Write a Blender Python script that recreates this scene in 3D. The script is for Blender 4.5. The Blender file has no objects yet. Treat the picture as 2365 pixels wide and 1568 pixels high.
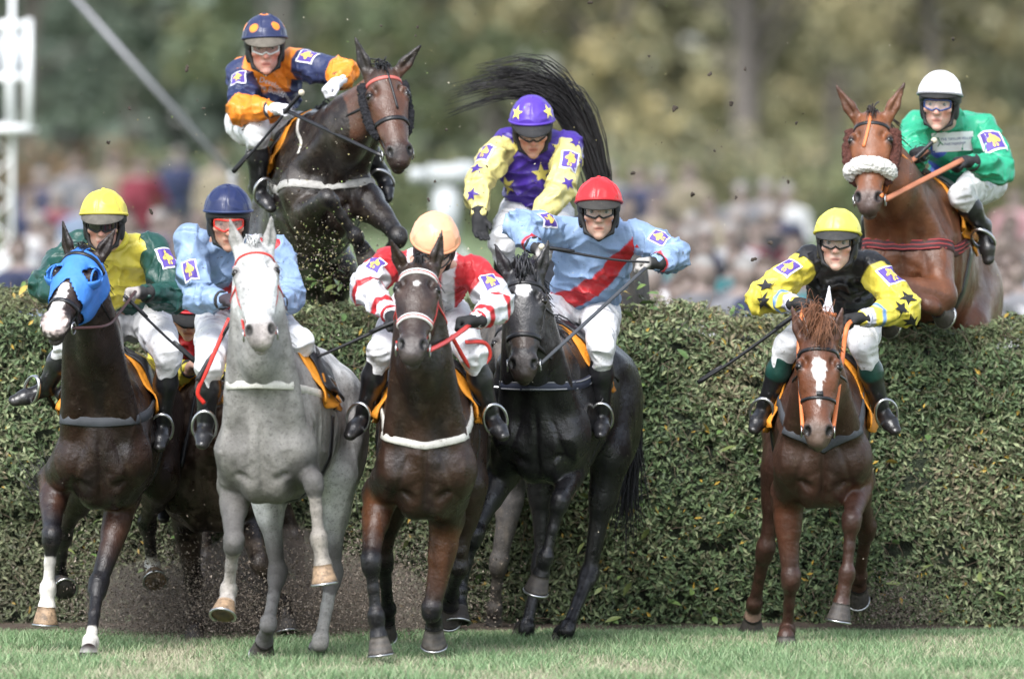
import bpy, math, random
import numpy as np
from mathutils import Vector
from mathutils.bvhtree import BVHTree

random.seed(7)
RNG = np.random.default_rng(11)
SC = bpy.context.scene
COL = SC.collection
V = lambda *a: np.array(a, dtype=float)
R = math.radians

# ------------------------------------------------------------------ camera
CAMZ, CAMD, F = 2.8, 50.0, 22337.0          # height, metres to the subject plane (y = 0), focal length in photo units
PITCH = math.atan((784 - 282) / F)
cam_data = bpy.data.cameras.new('camera')
cam_data.sensor_width = 36.0
cam_data.lens = F / 2365.0 * 36.0
cam_data.clip_start = 1.0
cam_data.clip_end = 3000.0
cam_data.dof.use_dof = True
cam_data.dof.focus_distance = 50.9
cam_data.dof.aperture_fstop = 1.9
cam_data.dof.aperture_blades = 9
cam = bpy.data.objects.new('camera', cam_data)
cam.location = (0, -CAMD, CAMZ)
cam.rotation_euler = (math.pi / 2 - PITCH, 0, 0)
COL.objects.link(cam)
SC.camera = cam

# ------------------------------------------------------------------ sky, sun, exposure
SUN_EL, SUN_AZ = R(48), R(200)              # high soft sun, behind the camera to the left
world = bpy.data.worlds.new('World')
SC.world = world
world.use_nodes = True
wn = world.node_tree
wn.nodes.clear()
sky = wn.nodes.new('ShaderNodeTexSky')
sky.sky_type = 'NISHITA'
sky.sun_disc = False
sky.sun_elevation = SUN_EL
sky.sun_rotation = SUN_AZ
sky.air_density = 1.0
sky.dust_density = 1.5
sky.ozone_density = 1.0
bg = wn.nodes.new('ShaderNodeBackground')
bg.inputs['Strength'].default_value = 0.15
hsv = wn.nodes.new('ShaderNodeHueSaturation')
hsv.inputs['Saturation'].default_value = 0.5
wo = wn.nodes.new('ShaderNodeOutputWorld')
wn.links.new(sky.outputs[0], hsv.inputs['Color'])
wn.links.new(hsv.outputs[0], bg.inputs[0])
wn.links.new(bg.outputs[0], wo.inputs[0])

sun_data = bpy.data.lights.new('sun', 'SUN')
sun_data.energy = 2.0
sun_data.angle = R(28)
sun_data.color = (1.0, 0.985, 0.965)
sun = bpy.data.objects.new('sun', sun_data)
_sd = Vector((math.sin(SUN_AZ) * math.cos(SUN_EL), math.cos(SUN_AZ) * math.cos(SUN_EL), math.sin(SUN_EL)))
sun.rotation_euler = (-_sd).to_track_quat('-Z', 'Y').to_euler()
sun.location = (0, -20, 30)
COL.objects.link(sun)

SC.view_settings.view_transform = 'Standard'
SC.view_settings.look = 'None'
SC.view_settings.gamma = 1.0
SC.view_settings.exposure = 1.18
SC.render.engine = 'CYCLES'
SC.cycles.max_bounces = 5
SC.cycles.diffuse_bounces = 2
SC.cycles.glossy_bounces = 2
SC.cycles.transmission_bounces = 3
SC.cycles.transparent_max_bounces = 6
SC.cycles.volume_bounces = 0
SC.cycles.use_denoising = True

def P(x, y, d):
    """photo point (2365 wide) at depth d metres behind the subject plane -> world"""
    c, s = math.cos(PITCH), math.sin(PITCH)
    u, w = (x - 1182.5) / F, (784 - y) / F
    dr = V(u, c + w * s, -s + w * c)
    return V(0, -CAMD, CAMZ) + dr * ((d + CAMD) / dr[1])

def depth_for(a, x, y, L, sign):
    """depth of the photo point (x, y) so that it lies L metres from point a"""
    q = P(x, y, a[1])
    pr = math.hypot(q[0] - a[0], q[2] - a[2])
    return P(x, y, a[1] + sign * math.sqrt(max(0.0, L * L - pr * pr)))

def nz(v):
    v = np.asarray(v, float)
    return v / (np.linalg.norm(v) + 1e-12)

def lerp(a, b, t):
    return a + (b - a) * t

# ------------------------------------------------------------------ value noise on numpy points
_perm = RNG.random((32, 32, 32)).astype(np.float32)
def vnoise(p):
    p = np.asarray(p, np.float32)
    i = np.floor(p).astype(int)
    f = p - i
    f = f * f * (3 - 2 * f)
    out = 0
    for dx in (0, 1):
        for dy in (0, 1):
            for dz in (0, 1):
                w = (f[:, 0] if dx else 1 - f[:, 0]) * (f[:, 1] if dy else 1 - f[:, 1]) * (f[:, 2] if dz else 1 - f[:, 2])
                out = out + w * _perm[(i[:, 0] + dx) & 31, (i[:, 1] + dy) & 31, (i[:, 2] + dz) & 31]
    return out

# ------------------------------------------------------------------ implicit surfaces -> mesh
class Field:
    def __init__(self, lo, hi, h):
        self.lo = np.asarray(lo, float)
        self.h = h
        self.n = np.maximum(4, np.ceil((np.asarray(hi, float) - self.lo) / h).astype(int) + 1)
        self.D = np.full(self.n, 1.0, np.float32)
    def box(self, lo, hi):
        a = np.clip(np.floor((np.asarray(lo) - self.lo) / self.h).astype(int), 0, self.n - 1)
        b = np.clip(np.ceil((np.asarray(hi) - self.lo) / self.h).astype(int) + 1, 1, self.n)
        sl = tuple(slice(int(a[i]), int(max(b[i], a[i] + 1))) for i in range(3))
        ax = [(self.lo[i] + self.h * np.arange(sl[i].start, sl[i].stop)).astype(np.float32) for i in range(3)]
        return sl, ax[0][:, None, None], ax[1][None, :, None], ax[2][None, None, :]
    def mix(self, sl, d, k, sub=False):
        A = self.D[sl]
        if sub:
            d = -d
            h = np.maximum(k - np.abs(A - d), 0) / max(k, 1e-6)
            self.D[sl] = np.maximum(A, d) + h * h * (k * .25)
        else:
            h = np.maximum(k - np.abs(A - d), 0) / max(k, 1e-6)
            self.D[sl] = np.minimum(A, d) - h * h * (k * .25)
    def cap(self, a, ra, b, rb, k=.03, squash=None, sub=False):
        """tapered capsule; squash = (axis, factor<1 narrower along that axis)"""
        a, b = np.asarray(a, float), np.asarray(b, float)
        m = k + 2.5 * self.h + max(ra, rb) * (max(1, squash[1]) if squash else 1)
        sl, X, Y, Z = self.box(np.minimum(a, b) - m, np.maximum(a, b) + m)
        ab = b - a
        L2 = float(ab @ ab) + 1e-9
        x, y, z = X - a[0], Y - a[1], Z - a[2]
        t = np.clip((x * ab[0] + y * ab[1] + z * ab[2]) / L2, 0, 1).astype(np.float32)
        qx, qy, qz = x - t * ab[0], y - t * ab[1], z - t * ab[2]
        d2 = qx * qx + qy * qy + qz * qz
        sc = 1.0
        if squash:
            u, s = nz(squash[0]), squash[1]
            c = qx * u[0] + qy * u[1] + qz * u[2]
            d2 = d2 + c * c * (1 / (s * s) - 1)
            sc = min(1.0, .35 + .65 * s)
        d = (np.sqrt(np.maximum(d2, 0)) - (ra + (rb - ra) * t)) * sc
        self.mix(sl, d, k, sub)
    def ell(self, c, rad, axes=None, k=.03, sub=False):
        c = np.asarray(c, float)
        rad = np.asarray(rad, float)
        m = rad.max() + k + 2.5 * self.h
        sl, X, Y, Z = self.box(c - m, c + m)
        if axes is None:
            axes = np.eye(3)
        x, y, z = X - c[0], Y - c[1], Z - c[2]
        s0 = s1 = 0
        for i in range(3):
            e = axes[i]
            q = (x * e[0] + y * e[1] + z * e[2]) / rad[i]
            s0 = s0 + q * q
            s1 = s1 + (q / rad[i]) ** 2
        k0, k1 = np.sqrt(s0), np.sqrt(s1) + 1e-6
        self.mix(sl, k0 * (k0 - 1) / k1, k, sub)
    def cut(self, p, n):
        """keep the side of the plane the normal points away from"""
        sl, X, Y, Z = self.box(self.lo - 1, self.lo + self.n * self.h + 1)
        d = (X - p[0]) * n[0] + (Y - p[1]) * n[1] + (Z - p[2]) * n[2]
        self.D = np.maximum(self.D, d.astype(np.float32))
    def mesh(self):
        D = self.D
        D[0], D[-1], D[:, 0], D[:, -1], D[:, :, 0], D[:, :, -1] = 1, 1, 1, 1, 1, 1
        s = D < 0
        u = s.view(np.uint8)
        cnt = sum(u[i:u.shape[0] - 1 + i, j:u.shape[1] - 1 + j, k:u.shape[2] - 1 + k] for i in (0, 1) for j in (0, 1) for k in (0, 1))
        ci, cj, ck = np.nonzero((cnt > 0) & (cnt < 8))
        N = len(ci)
        idx = np.full(cnt.shape, -1, np.int32)
        idx[ci, cj, ck] = np.arange(N)
        acc = np.zeros((N, 3), np.float32)
        num = np.zeros(N, np.float32)
        co = [(i, j, k) for i in (0, 1) for j in (0, 1) for k in (0, 1)]
        val = {c: D[ci + c[0], cj + c[1], ck + c[2]] for c in co}
        for c in co:
            for ax in range(3):
                if c[ax] == 0:
                    e = list(c); e[ax] = 1; e = tuple(e)
                    va, vb = val[c], val[e]
                    m = (va < 0) != (vb < 0)
                    t = np.where(m, va / np.where(m, va - vb, 1), 0)
                    for q in range(3):
                        acc[:, q] += np.where(m, c[q] + (t if q == ax else 0), 0)
                    num += m
        verts = np.stack([ci, cj, ck], 1) + acc / np.maximum(num, 1)[:, None]
        verts = verts * self.h + self.lo
        quads = []
        for ax in range(3):
            sh = [slice(1, -1)] * 3
            sh[ax] = slice(0, -1)
            a = s[tuple(sh)]
            sh2 = [slice(1, -1)] * 3
            sh2[ax] = slice(1, None)
            b = s[tuple(sh2)]
            e = np.nonzero(a != b)
            e = [e[q] + (0 if q == ax else 1) for q in range(3)]
            ins = s[e[0], e[1], e[2]]
            o1, o2 = [(1, 2), (2, 0), (0, 1)][ax]
            def at(d1, d2):
                q = [e[0].copy(), e[1].copy(), e[2].copy()]
                q[o1] = q[o1] - d1
                q[o2] = q[o2] - d2
                return idx[q[0], q[1], q[2]]
            f = np.stack([at(1, 1), at(0, 1), at(0, 0), at(1, 0)], 1)
            f = np.where(ins[:, None], f, f[:, ::-1])
            quads.append(f)
        quads = np.concatenate(quads)
        quads = quads[(quads >= 0).all(1)]
        return verts, quads

# ------------------------------------------------------------------ mesh objects
def make_mesh(name, verts, faces, mats, parent=None, base=None, col=None, smooth=True, fmat=None, shade=None):
    """verts are world coordinates; the object sits at base (or the parent's place)"""
    verts = np.asarray(verts, np.float32)
    me = bpy.data.meshes.new(name)
    org = ROOT.get(parent.name, None) if parent else base
    org = V(0, 0, 0) if org is None else org
    if isinstance(faces, np.ndarray):
        n, w = faces.shape
        me.vertices.add(len(verts))
        me.vertices.foreach_set('co', (verts - org).astype(np.float32).ravel())
        me.loops.add(n * w)
        me.loops.foreach_set('vertex_index', faces.astype(np.int32).ravel())
        me.polygons.add(n)
        me.polygons.foreach_set('loop_start', np.arange(0, n * w, w, dtype=np.int32))
        me.update(calc_edges=True)
    else:
        me.from_pydata((verts - org).tolist(), [], [list(f) for f in faces])
        me.update()
    n = len(me.polygons)
    me.polygons.foreach_set('use_smooth', np.full(n, bool(smooth)))
    for m in (mats if isinstance(mats, (list, tuple)) else [mats]):
        me.materials.append(m)
    if fmat is not None:
        me.polygons.foreach_set('material_index', np.asarray(fmat, np.int32))
    if col is not None:
        c = np.ones((len(verts), 4), np.float32)
        c[:, :3] = col
        a = me.color_attributes.new('Col', 'FLOAT_COLOR', 'POINT')
        a.data.foreach_set('color', c.ravel())
    o = bpy.data.objects.new(name, me)
    COL.objects.link(o)
    if parent:
        o.parent = parent
        o.location = (0, 0, 0)
    else:
        o.location = org
    ROOT[o.name] = org
    return o

ROOT = {}
def empty(name, loc):
    o = bpy.data.objects.new(name, None)
    o.empty_display_size = .2
    o.location = loc
    COL.objects.link(o)
    ROOT[o.name] = np.asarray(loc, float)
    return o

def tag(o, label=None, cat=None, group=None, kind=None):
    if label: o['label'] = label
    if cat: o['category'] = cat
    if group: o['group'] = group
    if kind: o['kind'] = kind
    return o

def bvh_of(v, q):
    return BVHTree.FromPolygons(v.tolist(), q.tolist())

class MB:
    """collects simple shapes into one mesh"""
    def __init__(self):
        self.v, self.f, self.m, self.c = [], [], [], []
    def add(self, verts, faces, mi=0, col=None):
        o = len(self.v)
        self.v += [tuple(map(float, p)) for p in verts]
        self.f += [tuple(i + o for i in f) for f in faces]
        self.m += [mi] * len(faces)
        self.c += [tuple(col) if col is not None else (1, 1, 1)] * len(verts)
    def tube(self, pts, rad, sides=8, mi=0, closed=False, col=None, flat=None):
        """tube along pts; rad number or list; flat=(normal list or vector, factor) squashes"""
        pts = [np.asarray(p, float) for p in pts]
        n = len(pts)
        rads = [rad] * n if np.isscalar(rad) else list(rad)
        verts, faces = [], []
        prev = None
        for i, p in enumerate(pts):
            a = pts[(i - 1) % n] if (closed or i > 0) else p
            b = pts[(i + 1) % n] if (closed or i < n - 1) else p
            t = nz(b - a)
            if flat is not None:
                nn = flat[0][i] if isinstance(flat[0], list) else flat[0]
                u = nz(np.asarray(nn) - t * (np.asarray(nn) @ t))
            else:
                u = prev if prev is not None else (V(0, 0, 1) if abs(t[2]) < .9 else V(1, 0, 0))
                u = nz(u - t * (u @ t))
            prev = u
            w = np.cross(t, u)
            fu = flat[1] if flat is not None else 1.0
            for k in range(sides):
                an = 2 * math.pi * (k + .5) / sides
                verts.append(p + rads[i] * (u * math.cos(an) * fu + w * math.sin(an)))
        m = n if closed else n - 1
        for i in range(m):
            for k in range(sides):
                a0, a1 = i * sides + k, i * sides + (k + 1) % sides
                b0, b1 = ((i + 1) % n) * sides + k, ((i + 1) % n) * sides + (k + 1) % sides
                faces.append((a0, a1, b1, b0))
        if not closed:
            faces.append(tuple(range(sides - 1, -1, -1)))
            faces.append(tuple((n - 1) * sides + k for k in range(sides)))
        self.add(verts, faces, mi, col)
        return self
    def strap(self, pts, nrm, width, thick, mi=0, closed=False):
        """flat ribbon with thickness lying on a surface with the given normals"""
        pts = [np.asarray(p, float) for p in pts]
        n = len(pts)
        verts, faces = [], []
        for i, p in enumerate(pts):
            a = pts[(i - 1) % n] if (closed or i > 0) else p
            b = pts[(i + 1) % n] if (closed or i < n - 1) else p
            t = nz(b - a)
            u = nz(np.asarray(nrm[i]) - t * (np.asarray(nrm[i]) @ t))
            w = np.cross(t, u) * width * .5
            verts += [p + w, p + w * .8 + u * thick, p - w * .8 + u * thick, p - w]
        m = n if closed else n - 1
        for i in range(m):
            j = (i + 1) % n
            for k in range(4):
                faces.append((i * 4 + k, j * 4 + k, j * 4 + (k + 1) % 4, i * 4 + (k + 1) % 4))
        if not closed:
            faces += [(0, 1, 2, 3), tuple((n - 1) * 4 + k for k in (3, 2, 1, 0))]
        self.add(verts, faces, mi)
        return self
    def box(self, c, sx, sy, sz, axes=None, mi=0, col=None):
        ax = np.eye(3) if axes is None else axes
        vs = [c + ax[0] * sx * i + ax[1] * sy * j + ax[2] * sz * k for i in (-.5, .5) for j in (-.5, .5) for k in (-.5, .5)]
        self.add(vs, [(0, 1, 3, 2), (4, 6, 7, 5), (0, 4, 5, 1), (2, 3, 7, 6), (0, 2, 6, 4), (1, 5, 7, 3)], mi, col)
        return self
    def ball(self, c, r, axes=None, n=10, m=8, mi=0, col=None):
        r = V(r, r, r) if np.isscalar(r) else np.asarray(r, float)
        ax = np.eye(3) if axes is None else axes
        verts, faces = [], []
        for i in range(m + 1):
            th = math.pi * i / m
            for k in range(n):
                ph = 2 * math.pi * k / n
                q = V(math.sin(th) * math.cos(ph), math.sin(th) * math.sin(ph), math.cos(th)) * r
                verts.append(np.asarray(c) + ax[0] * q[0] + ax[1] * q[1] + ax[2] * q[2])
        for i in range(m):
            for k in range(n):
                faces.append((i * n + k, (i + 1) * n + k, (i + 1) * n + (k + 1) % n, i * n + (k + 1) % n))
        self.add(verts, faces, mi, col)
        return self
    def build(self, name, mats, parent=None, base=None, smooth=True, usecol=False):
        return make_mesh(name, np.array(self.v), self.f, mats, parent, base, col=np.array(self.c) if usecol else None, smooth=smooth, fmat=self.m)

def ridged(p, f):
    n = vnoise(np.asarray(p) * f)
    return (1 - np.abs(2 * n - 1)) ** 2

def smooth_path(pts, n=6):
    """Catmull-Rom through the points"""
    pts = [np.asarray(p, float) for p in pts]
    q = [pts[0] * 2 - pts[1]] + pts + [pts[-1] * 2 - pts[-2]]
    out = []
    for i in range(1, len(q) - 2):
        for k in range(n):
            t = k / n
            a, b, c, d = q[i - 1], q[i], q[i + 1], q[i + 2]
            out.append(.5 * (2 * b + (c - a) * t + (2 * a - 5 * b + 4 * c - d) * t * t + (3 * b - a - 3 * c + d) * t ** 3))
    out.append(pts[-1])
    return out

# ------------------------------------------------------------------ materials
MATS = {}
def mat(name, color=(.5, .5, .5), rough=.6, metal=0, vcol=False, var=0.0, vscale=8.0, bump=0.0, bscale=60.0, sheen=0, coat=0,
        alpha=1.0, speck=None, objcol=False, trans=0, spec=.5, mud=0.0, sss=0.0, bstretch=None, var2=None, fine=0.0, rvar=0.0, ridge=None):
    if name in MATS:
        return MATS[name]
    m = bpy.data.materials.new(name)
    m.use_nodes = True
    nt = m.node_tree
    N, L = nt.nodes, nt.links
    bs = N['Principled BSDF']
    bs.inputs['Roughness'].default_value = rough
    bs.inputs['Metallic'].default_value = metal
    bs.inputs['Specular IOR Level'].default_value = spec
    if sheen: bs.inputs['Sheen Weight'].default_value = sheen
    if coat:
        bs.inputs['Coat Weight'].default_value = coat
        bs.inputs['Coat Roughness'].default_value = .25
    if alpha < 1: bs.inputs['Alpha'].default_value = alpha
    if trans: bs.inputs['Transmission Weight'].default_value = trans
    if sss:
        bs.inputs['Subsurface Weight'].default_value = sss
        bs.inputs['Subsurface Radius'].default_value = (.012, .005, .003)
    tc = N.new('ShaderNodeTexCoord')
    if vcol:
        src = N.new('ShaderNodeAttribute'); src.attribute_name = 'Col'; c = src.outputs['Color']
    elif objcol:
        src = N.new('ShaderNodeObjectInfo'); c = src.outputs['Color']
    else:
        src = N.new('ShaderNodeRGB'); src.outputs[0].default_value = (*color, 1); c = src.outputs[0]
    def noise(scale, detail=4, rg=.55):
        n = N.new('ShaderNodeTexNoise')
        n.inputs['Scale'].default_value = scale
        n.inputs['Detail'].default_value = detail
        n.inputs['Roughness'].default_value = rg
        L.new(tc.outputs['Object'], n.inputs['Vector'])
        return n
    def mixc(fac, a, b, mode='MIX'):
        x = N.new('ShaderNodeMix'); x.data_type = 'RGBA'; x.blend_type = mode
        if hasattr(fac, 'is_linked'): L.new(fac, x.inputs[0])
        else: x.inputs[0].default_value = fac
        for s, i in ((a, 6), (b, 7)):
            if hasattr(s, 'is_linked'): L.new(s, x.inputs[i])
            else: x.inputs[i].default_value = (*s, 1)
        return x.outputs[2]
    def ramp(sock, lo, hi, a=0, b=1):
        r = N.new('ShaderNodeMapRange')
        r.inputs[1].default_value, r.inputs[2].default_value, r.inputs[3].default_value, r.inputs[4].default_value = lo, hi, a, b
        L.new(sock, r.inputs[0])
        return r.outputs[0]
    if var:
        nn = noise(vscale)
        g = ramp(nn.outputs[0], .3, .7, 1 - var, 1 + var)
        cc = N.new('ShaderNodeCombineColor')
        for i in range(3): L.new(g, cc.inputs[i])
        c = mixc(1.0, c, cc.outputs[0], 'MULTIPLY')
    if var2:
        nn = noise(var2[1], 5)
        c = mixc(ramp(nn.outputs[0], var2[2], var2[3], 0, 1), c, var2[0])
    if speck:          # (colour, scale, low, high)
        for sc_, lo, hi, amt in speck[1]:
            nn = noise(sc_, 3, .6)
            c = mixc(ramp(nn.outputs[0], lo, hi, 0, amt), c, speck[0])
    if mud:
        nn = noise(38, 2)
        c = mixc(ramp(nn.outputs[0], .66, .70, 0, mud), c, (.06, .05, .035))
    L.new(c, bs.inputs['Base Color'])
    if bump:
        nn = noise(bscale, 5)
        if bstretch:
            mp = N.new('ShaderNodeMapping')
            mp.inputs['Scale'].default_value = bstretch
            L.new(tc.outputs['Object'], mp.inputs[0]); L.new(mp.outputs[0], nn.inputs['Vector'])
        b = N.new('ShaderNodeBump')
        b.inputs['Strength'].default_value = 1.0
        b.inputs['Distance'].default_value = bump
        L.new(nn.outputs[0], b.inputs['Height'])
        last = b
        if fine:
            n2 = noise(170, 3)
            mp = N.new('ShaderNodeMapping')
            mp.inputs['Scale'].default_value = (1, 1, .35)
            L.new(tc.outputs['Object'], mp.inputs[0]); L.new(mp.outputs[0], n2.inputs['Vector'])
            b2 = N.new('ShaderNodeBump')
            b2.inputs['Strength'].default_value = 1.0
            b2.inputs['Distance'].default_value = fine
            L.new(n2.outputs[0], b2.inputs['Height']); L.new(b.outputs[0], b2.inputs['Normal'])
            last = b2
        if ridge:
            n4 = noise(ridge[0], 3, .5)
            n4.noise_type = 'RIDGED_MULTIFRACTAL'
            n4.inputs['Distortion'].default_value = .6
            mp = N.new('ShaderNodeMapping')
            mp.inputs['Rotation'].default_value = (.3, .5, .2)
            mp.inputs['Scale'].default_value = (.75, 1, 1.5)
            L.new(tc.outputs['Object'], mp.inputs[0]); L.new(mp.outputs[0], n4.inputs['Vector'])
            b3 = N.new('ShaderNodeBump')
            b3.inputs['Strength'].default_value = .8
            b3.inputs['Distance'].default_value = ridge[1]
            L.new(n4.outputs[0], b3.inputs['Height']); L.new(last.outputs[0], b3.inputs['Normal'])
            last = b3
        L.new(last.outputs[0], bs.inputs['Normal'])
    if rvar:
        n3 = noise(11, 4)
        L.new(ramp(n3.outputs[0], .3, .7, rough - rvar, rough + rvar), bs.inputs['Roughness'])
    MATS[name] = m
    return m

BLACK_LEATHER = mat('black_leather', (.012, .012, .014), .38, bump=.0015, bscale=90, var=.3)
STEEL = mat('steel', (.55, .55, .55), .28, metal=1)
EYE = mat('eye_gloss', (.006, .004, .003), .08)
HOOFM = mat('hoof_horn', vcol=True, rough=.6, var=.35, vscale=22, bump=.004, bscale=50, speck=((.05, .04, .03), [(30, .50, .66, .6), (80, .58, .66, .6)]))
HAIRM = mat('horse_hair', vcol=True, rough=.5, var=.3, vscale=30)
PATCHM = [mat('patch_white', (.75, .75, .78), .6), mat('patch_purple', (.10, .06, .32), .6), mat('patch_gold', (.72, .50, .12), .55, var=.25, vscale=70)]
# ------------------------------------------------------------------ horses
def smoothstep(a, b, x):
    t = np.clip((x - a) / (b - a), 0, 1)
    return t * t * (3 - 2 * t)

def chain_param(v, pts):
    """distance to a polyline and position along it (segment index + fraction)"""
    best = np.full(len(v), 9.0)
    s = np.zeros(len(v))
    for i in range(len(pts) - 1):
        a, b = pts[i], pts[i + 1]
        ab = b - a
        t = np.clip(((v - a) @ ab) / (ab @ ab + 1e-9), 0, 1)
        d = np.linalg.norm(v - a - t[:, None] * ab, axis=1)
        m = d < best
        best[m] = d[m]
        s[m] = i + t[m]
    return best, s

def mixcol(c, w, col):
    return c * (1 - w[:, None]) + np.asarray(col, float)[None] * w[:, None]

class Frame:
    def __init__(self, o, X, Y, Z):
        self.o, self.X, self.Y, self.Z = o, X, Y, Z
    def __call__(self, x, y, z):
        return self.o + self.X * x + self.Y * y + self.Z * z
    def loc(self, v):
        q = v - self.o
        return np.stack([q @ self.X, q @ self.Y, q @ self.Z], 1)

def ray(bvh, o, d, dist=5.0):
    h = bvh.ray_cast(Vector(o), Vector(d), dist)
    if h[0] is None:
        return None
    return np.array(h[0]), np.array(h[1])

def make_hoof(h, parent, H, axis, front, r=.05, L=.09, color=(.10, .08, .07), band=(.3, .2, .12), shoe=True):
    """horn capsule from the coronet down to its sole, with an iron shoe"""
    ax = nz(axis)
    fr = nz(front - ax * (front @ ax))
    la = np.cross(ax, fr)
    mb = MB()
    n, rows = 18, 6
    verts, faces, cols = [], [], []
    for i in range(rows + 1):
        t = i / rows
        rr = r * (.80 + .36 * t)
        c = H - ax * L * (1 - t) + fr * (r * (.10 + .42 * t))
        for k in range(n):
            a = 2 * math.pi * k / n
            f, s = math.cos(a), math.sin(a)
            k2 = 1.12 if f > 0 else .92
            lift = (0.18 * L * (1 - t) if f < 0 else 0)
            verts.append(c + fr * rr * f * k2 + la * rr * s + ax * lift)
            m = abs(math.sin(t * 9 + .4)) * .35
            cols.append(tuple(lerp(np.array(color), np.array(band), m)))
    for i in range(rows):
        for k in range(n):
            faces.append((i * n + k, i * n + (k + 1) % n, (i + 1) * n + (k + 1) % n, (i + 1) * n + k))
    faces.append(tuple(range(n)))
    c = H + fr * (r * .5) - ax * .012
    verts.append(c); cols.append((.05, .045, .04))
    for k in range(n):
        faces.append((rows * n + k, rows * n + (k + 1) % n, len(verts) - 1))
    o = make_mesh('hoof', np.array(verts), faces, HOOFM, parent, col=np.array(cols))
    if shoe:
        m2 = MB()
        pts = []
        for k in range(15):
            a = R(-140 + 280 * k / 14)
            pts.append(H + fr * (r * .52 + r * 1.12 * math.cos(a) * (1.12 if math.cos(a) > 0 else .92)) + la * r * 1.12 * math.sin(a) + ax * .003)
        m2.tube(pts, .007, 6)
        m2.build('horseshoe', STEEL, o)
    return o

def strands(name, guide, n, spread0, spread1, r, mats, parent, color, rnd, jitter=.03, tip=.15, flatten=None, lenvar=.25, clumps=0):
    """a mass of tapering hair strands along a guide path"""
    mb = MB()
    guide = smooth_path(guide, 5)
    m = len(guide)
    cl = rnd.normal(size=(max(clumps, 1), 3)) * spread1
    cl0 = rnd.normal(size=(max(clumps, 1), 3)) * spread0
    clw = rnd.random(max(clumps, 1))
    for i in range(n):
        off0 = rnd.normal(size=3) * spread0
        off1 = rnd.normal(size=3) * spread1
        if clumps:
            off0 = cl0[i % clumps] + off0 * .3
            off1 = cl[i % clumps] * V(1, .5, 1.0) + off1 * .16
        if flatten is not None:
            f = nz(flatten)
            off0 -= f * (f @ off0) * .7
            off1 -= f * (f @ off1) * .7
        L = 1 - (rnd.random() if not clumps else clw[i % clumps] * .8 + rnd.random() * .25) * lenvar
        pts, rr = [], []
        wob = rnd.normal(size=3) * jitter
        K = 9
        for k in range(K):
            t = k / (K - 1) * L
            q = t * (m - 1)
            j = min(int(q), m - 2)
            p = lerp(guide[j], guide[j + 1], q - j)
            pts.append(p + off0 * (1 - t) + off1 * t ** 1.3 + wob * math.sin(t * 3.1 + i))
            rr.append(r * (1 - (1 - tip) * (k / (K - 1)) ** 1.5))
        c = np.array(color) * (.7 + .6 * rnd.random())
        mb.tube(pts, rr, 4, col=c)
    return mb.build(name, mats, parent, usecol=True)

FORE = (.44, .285, .175)
HIND = (.42, .40, .18)

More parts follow.
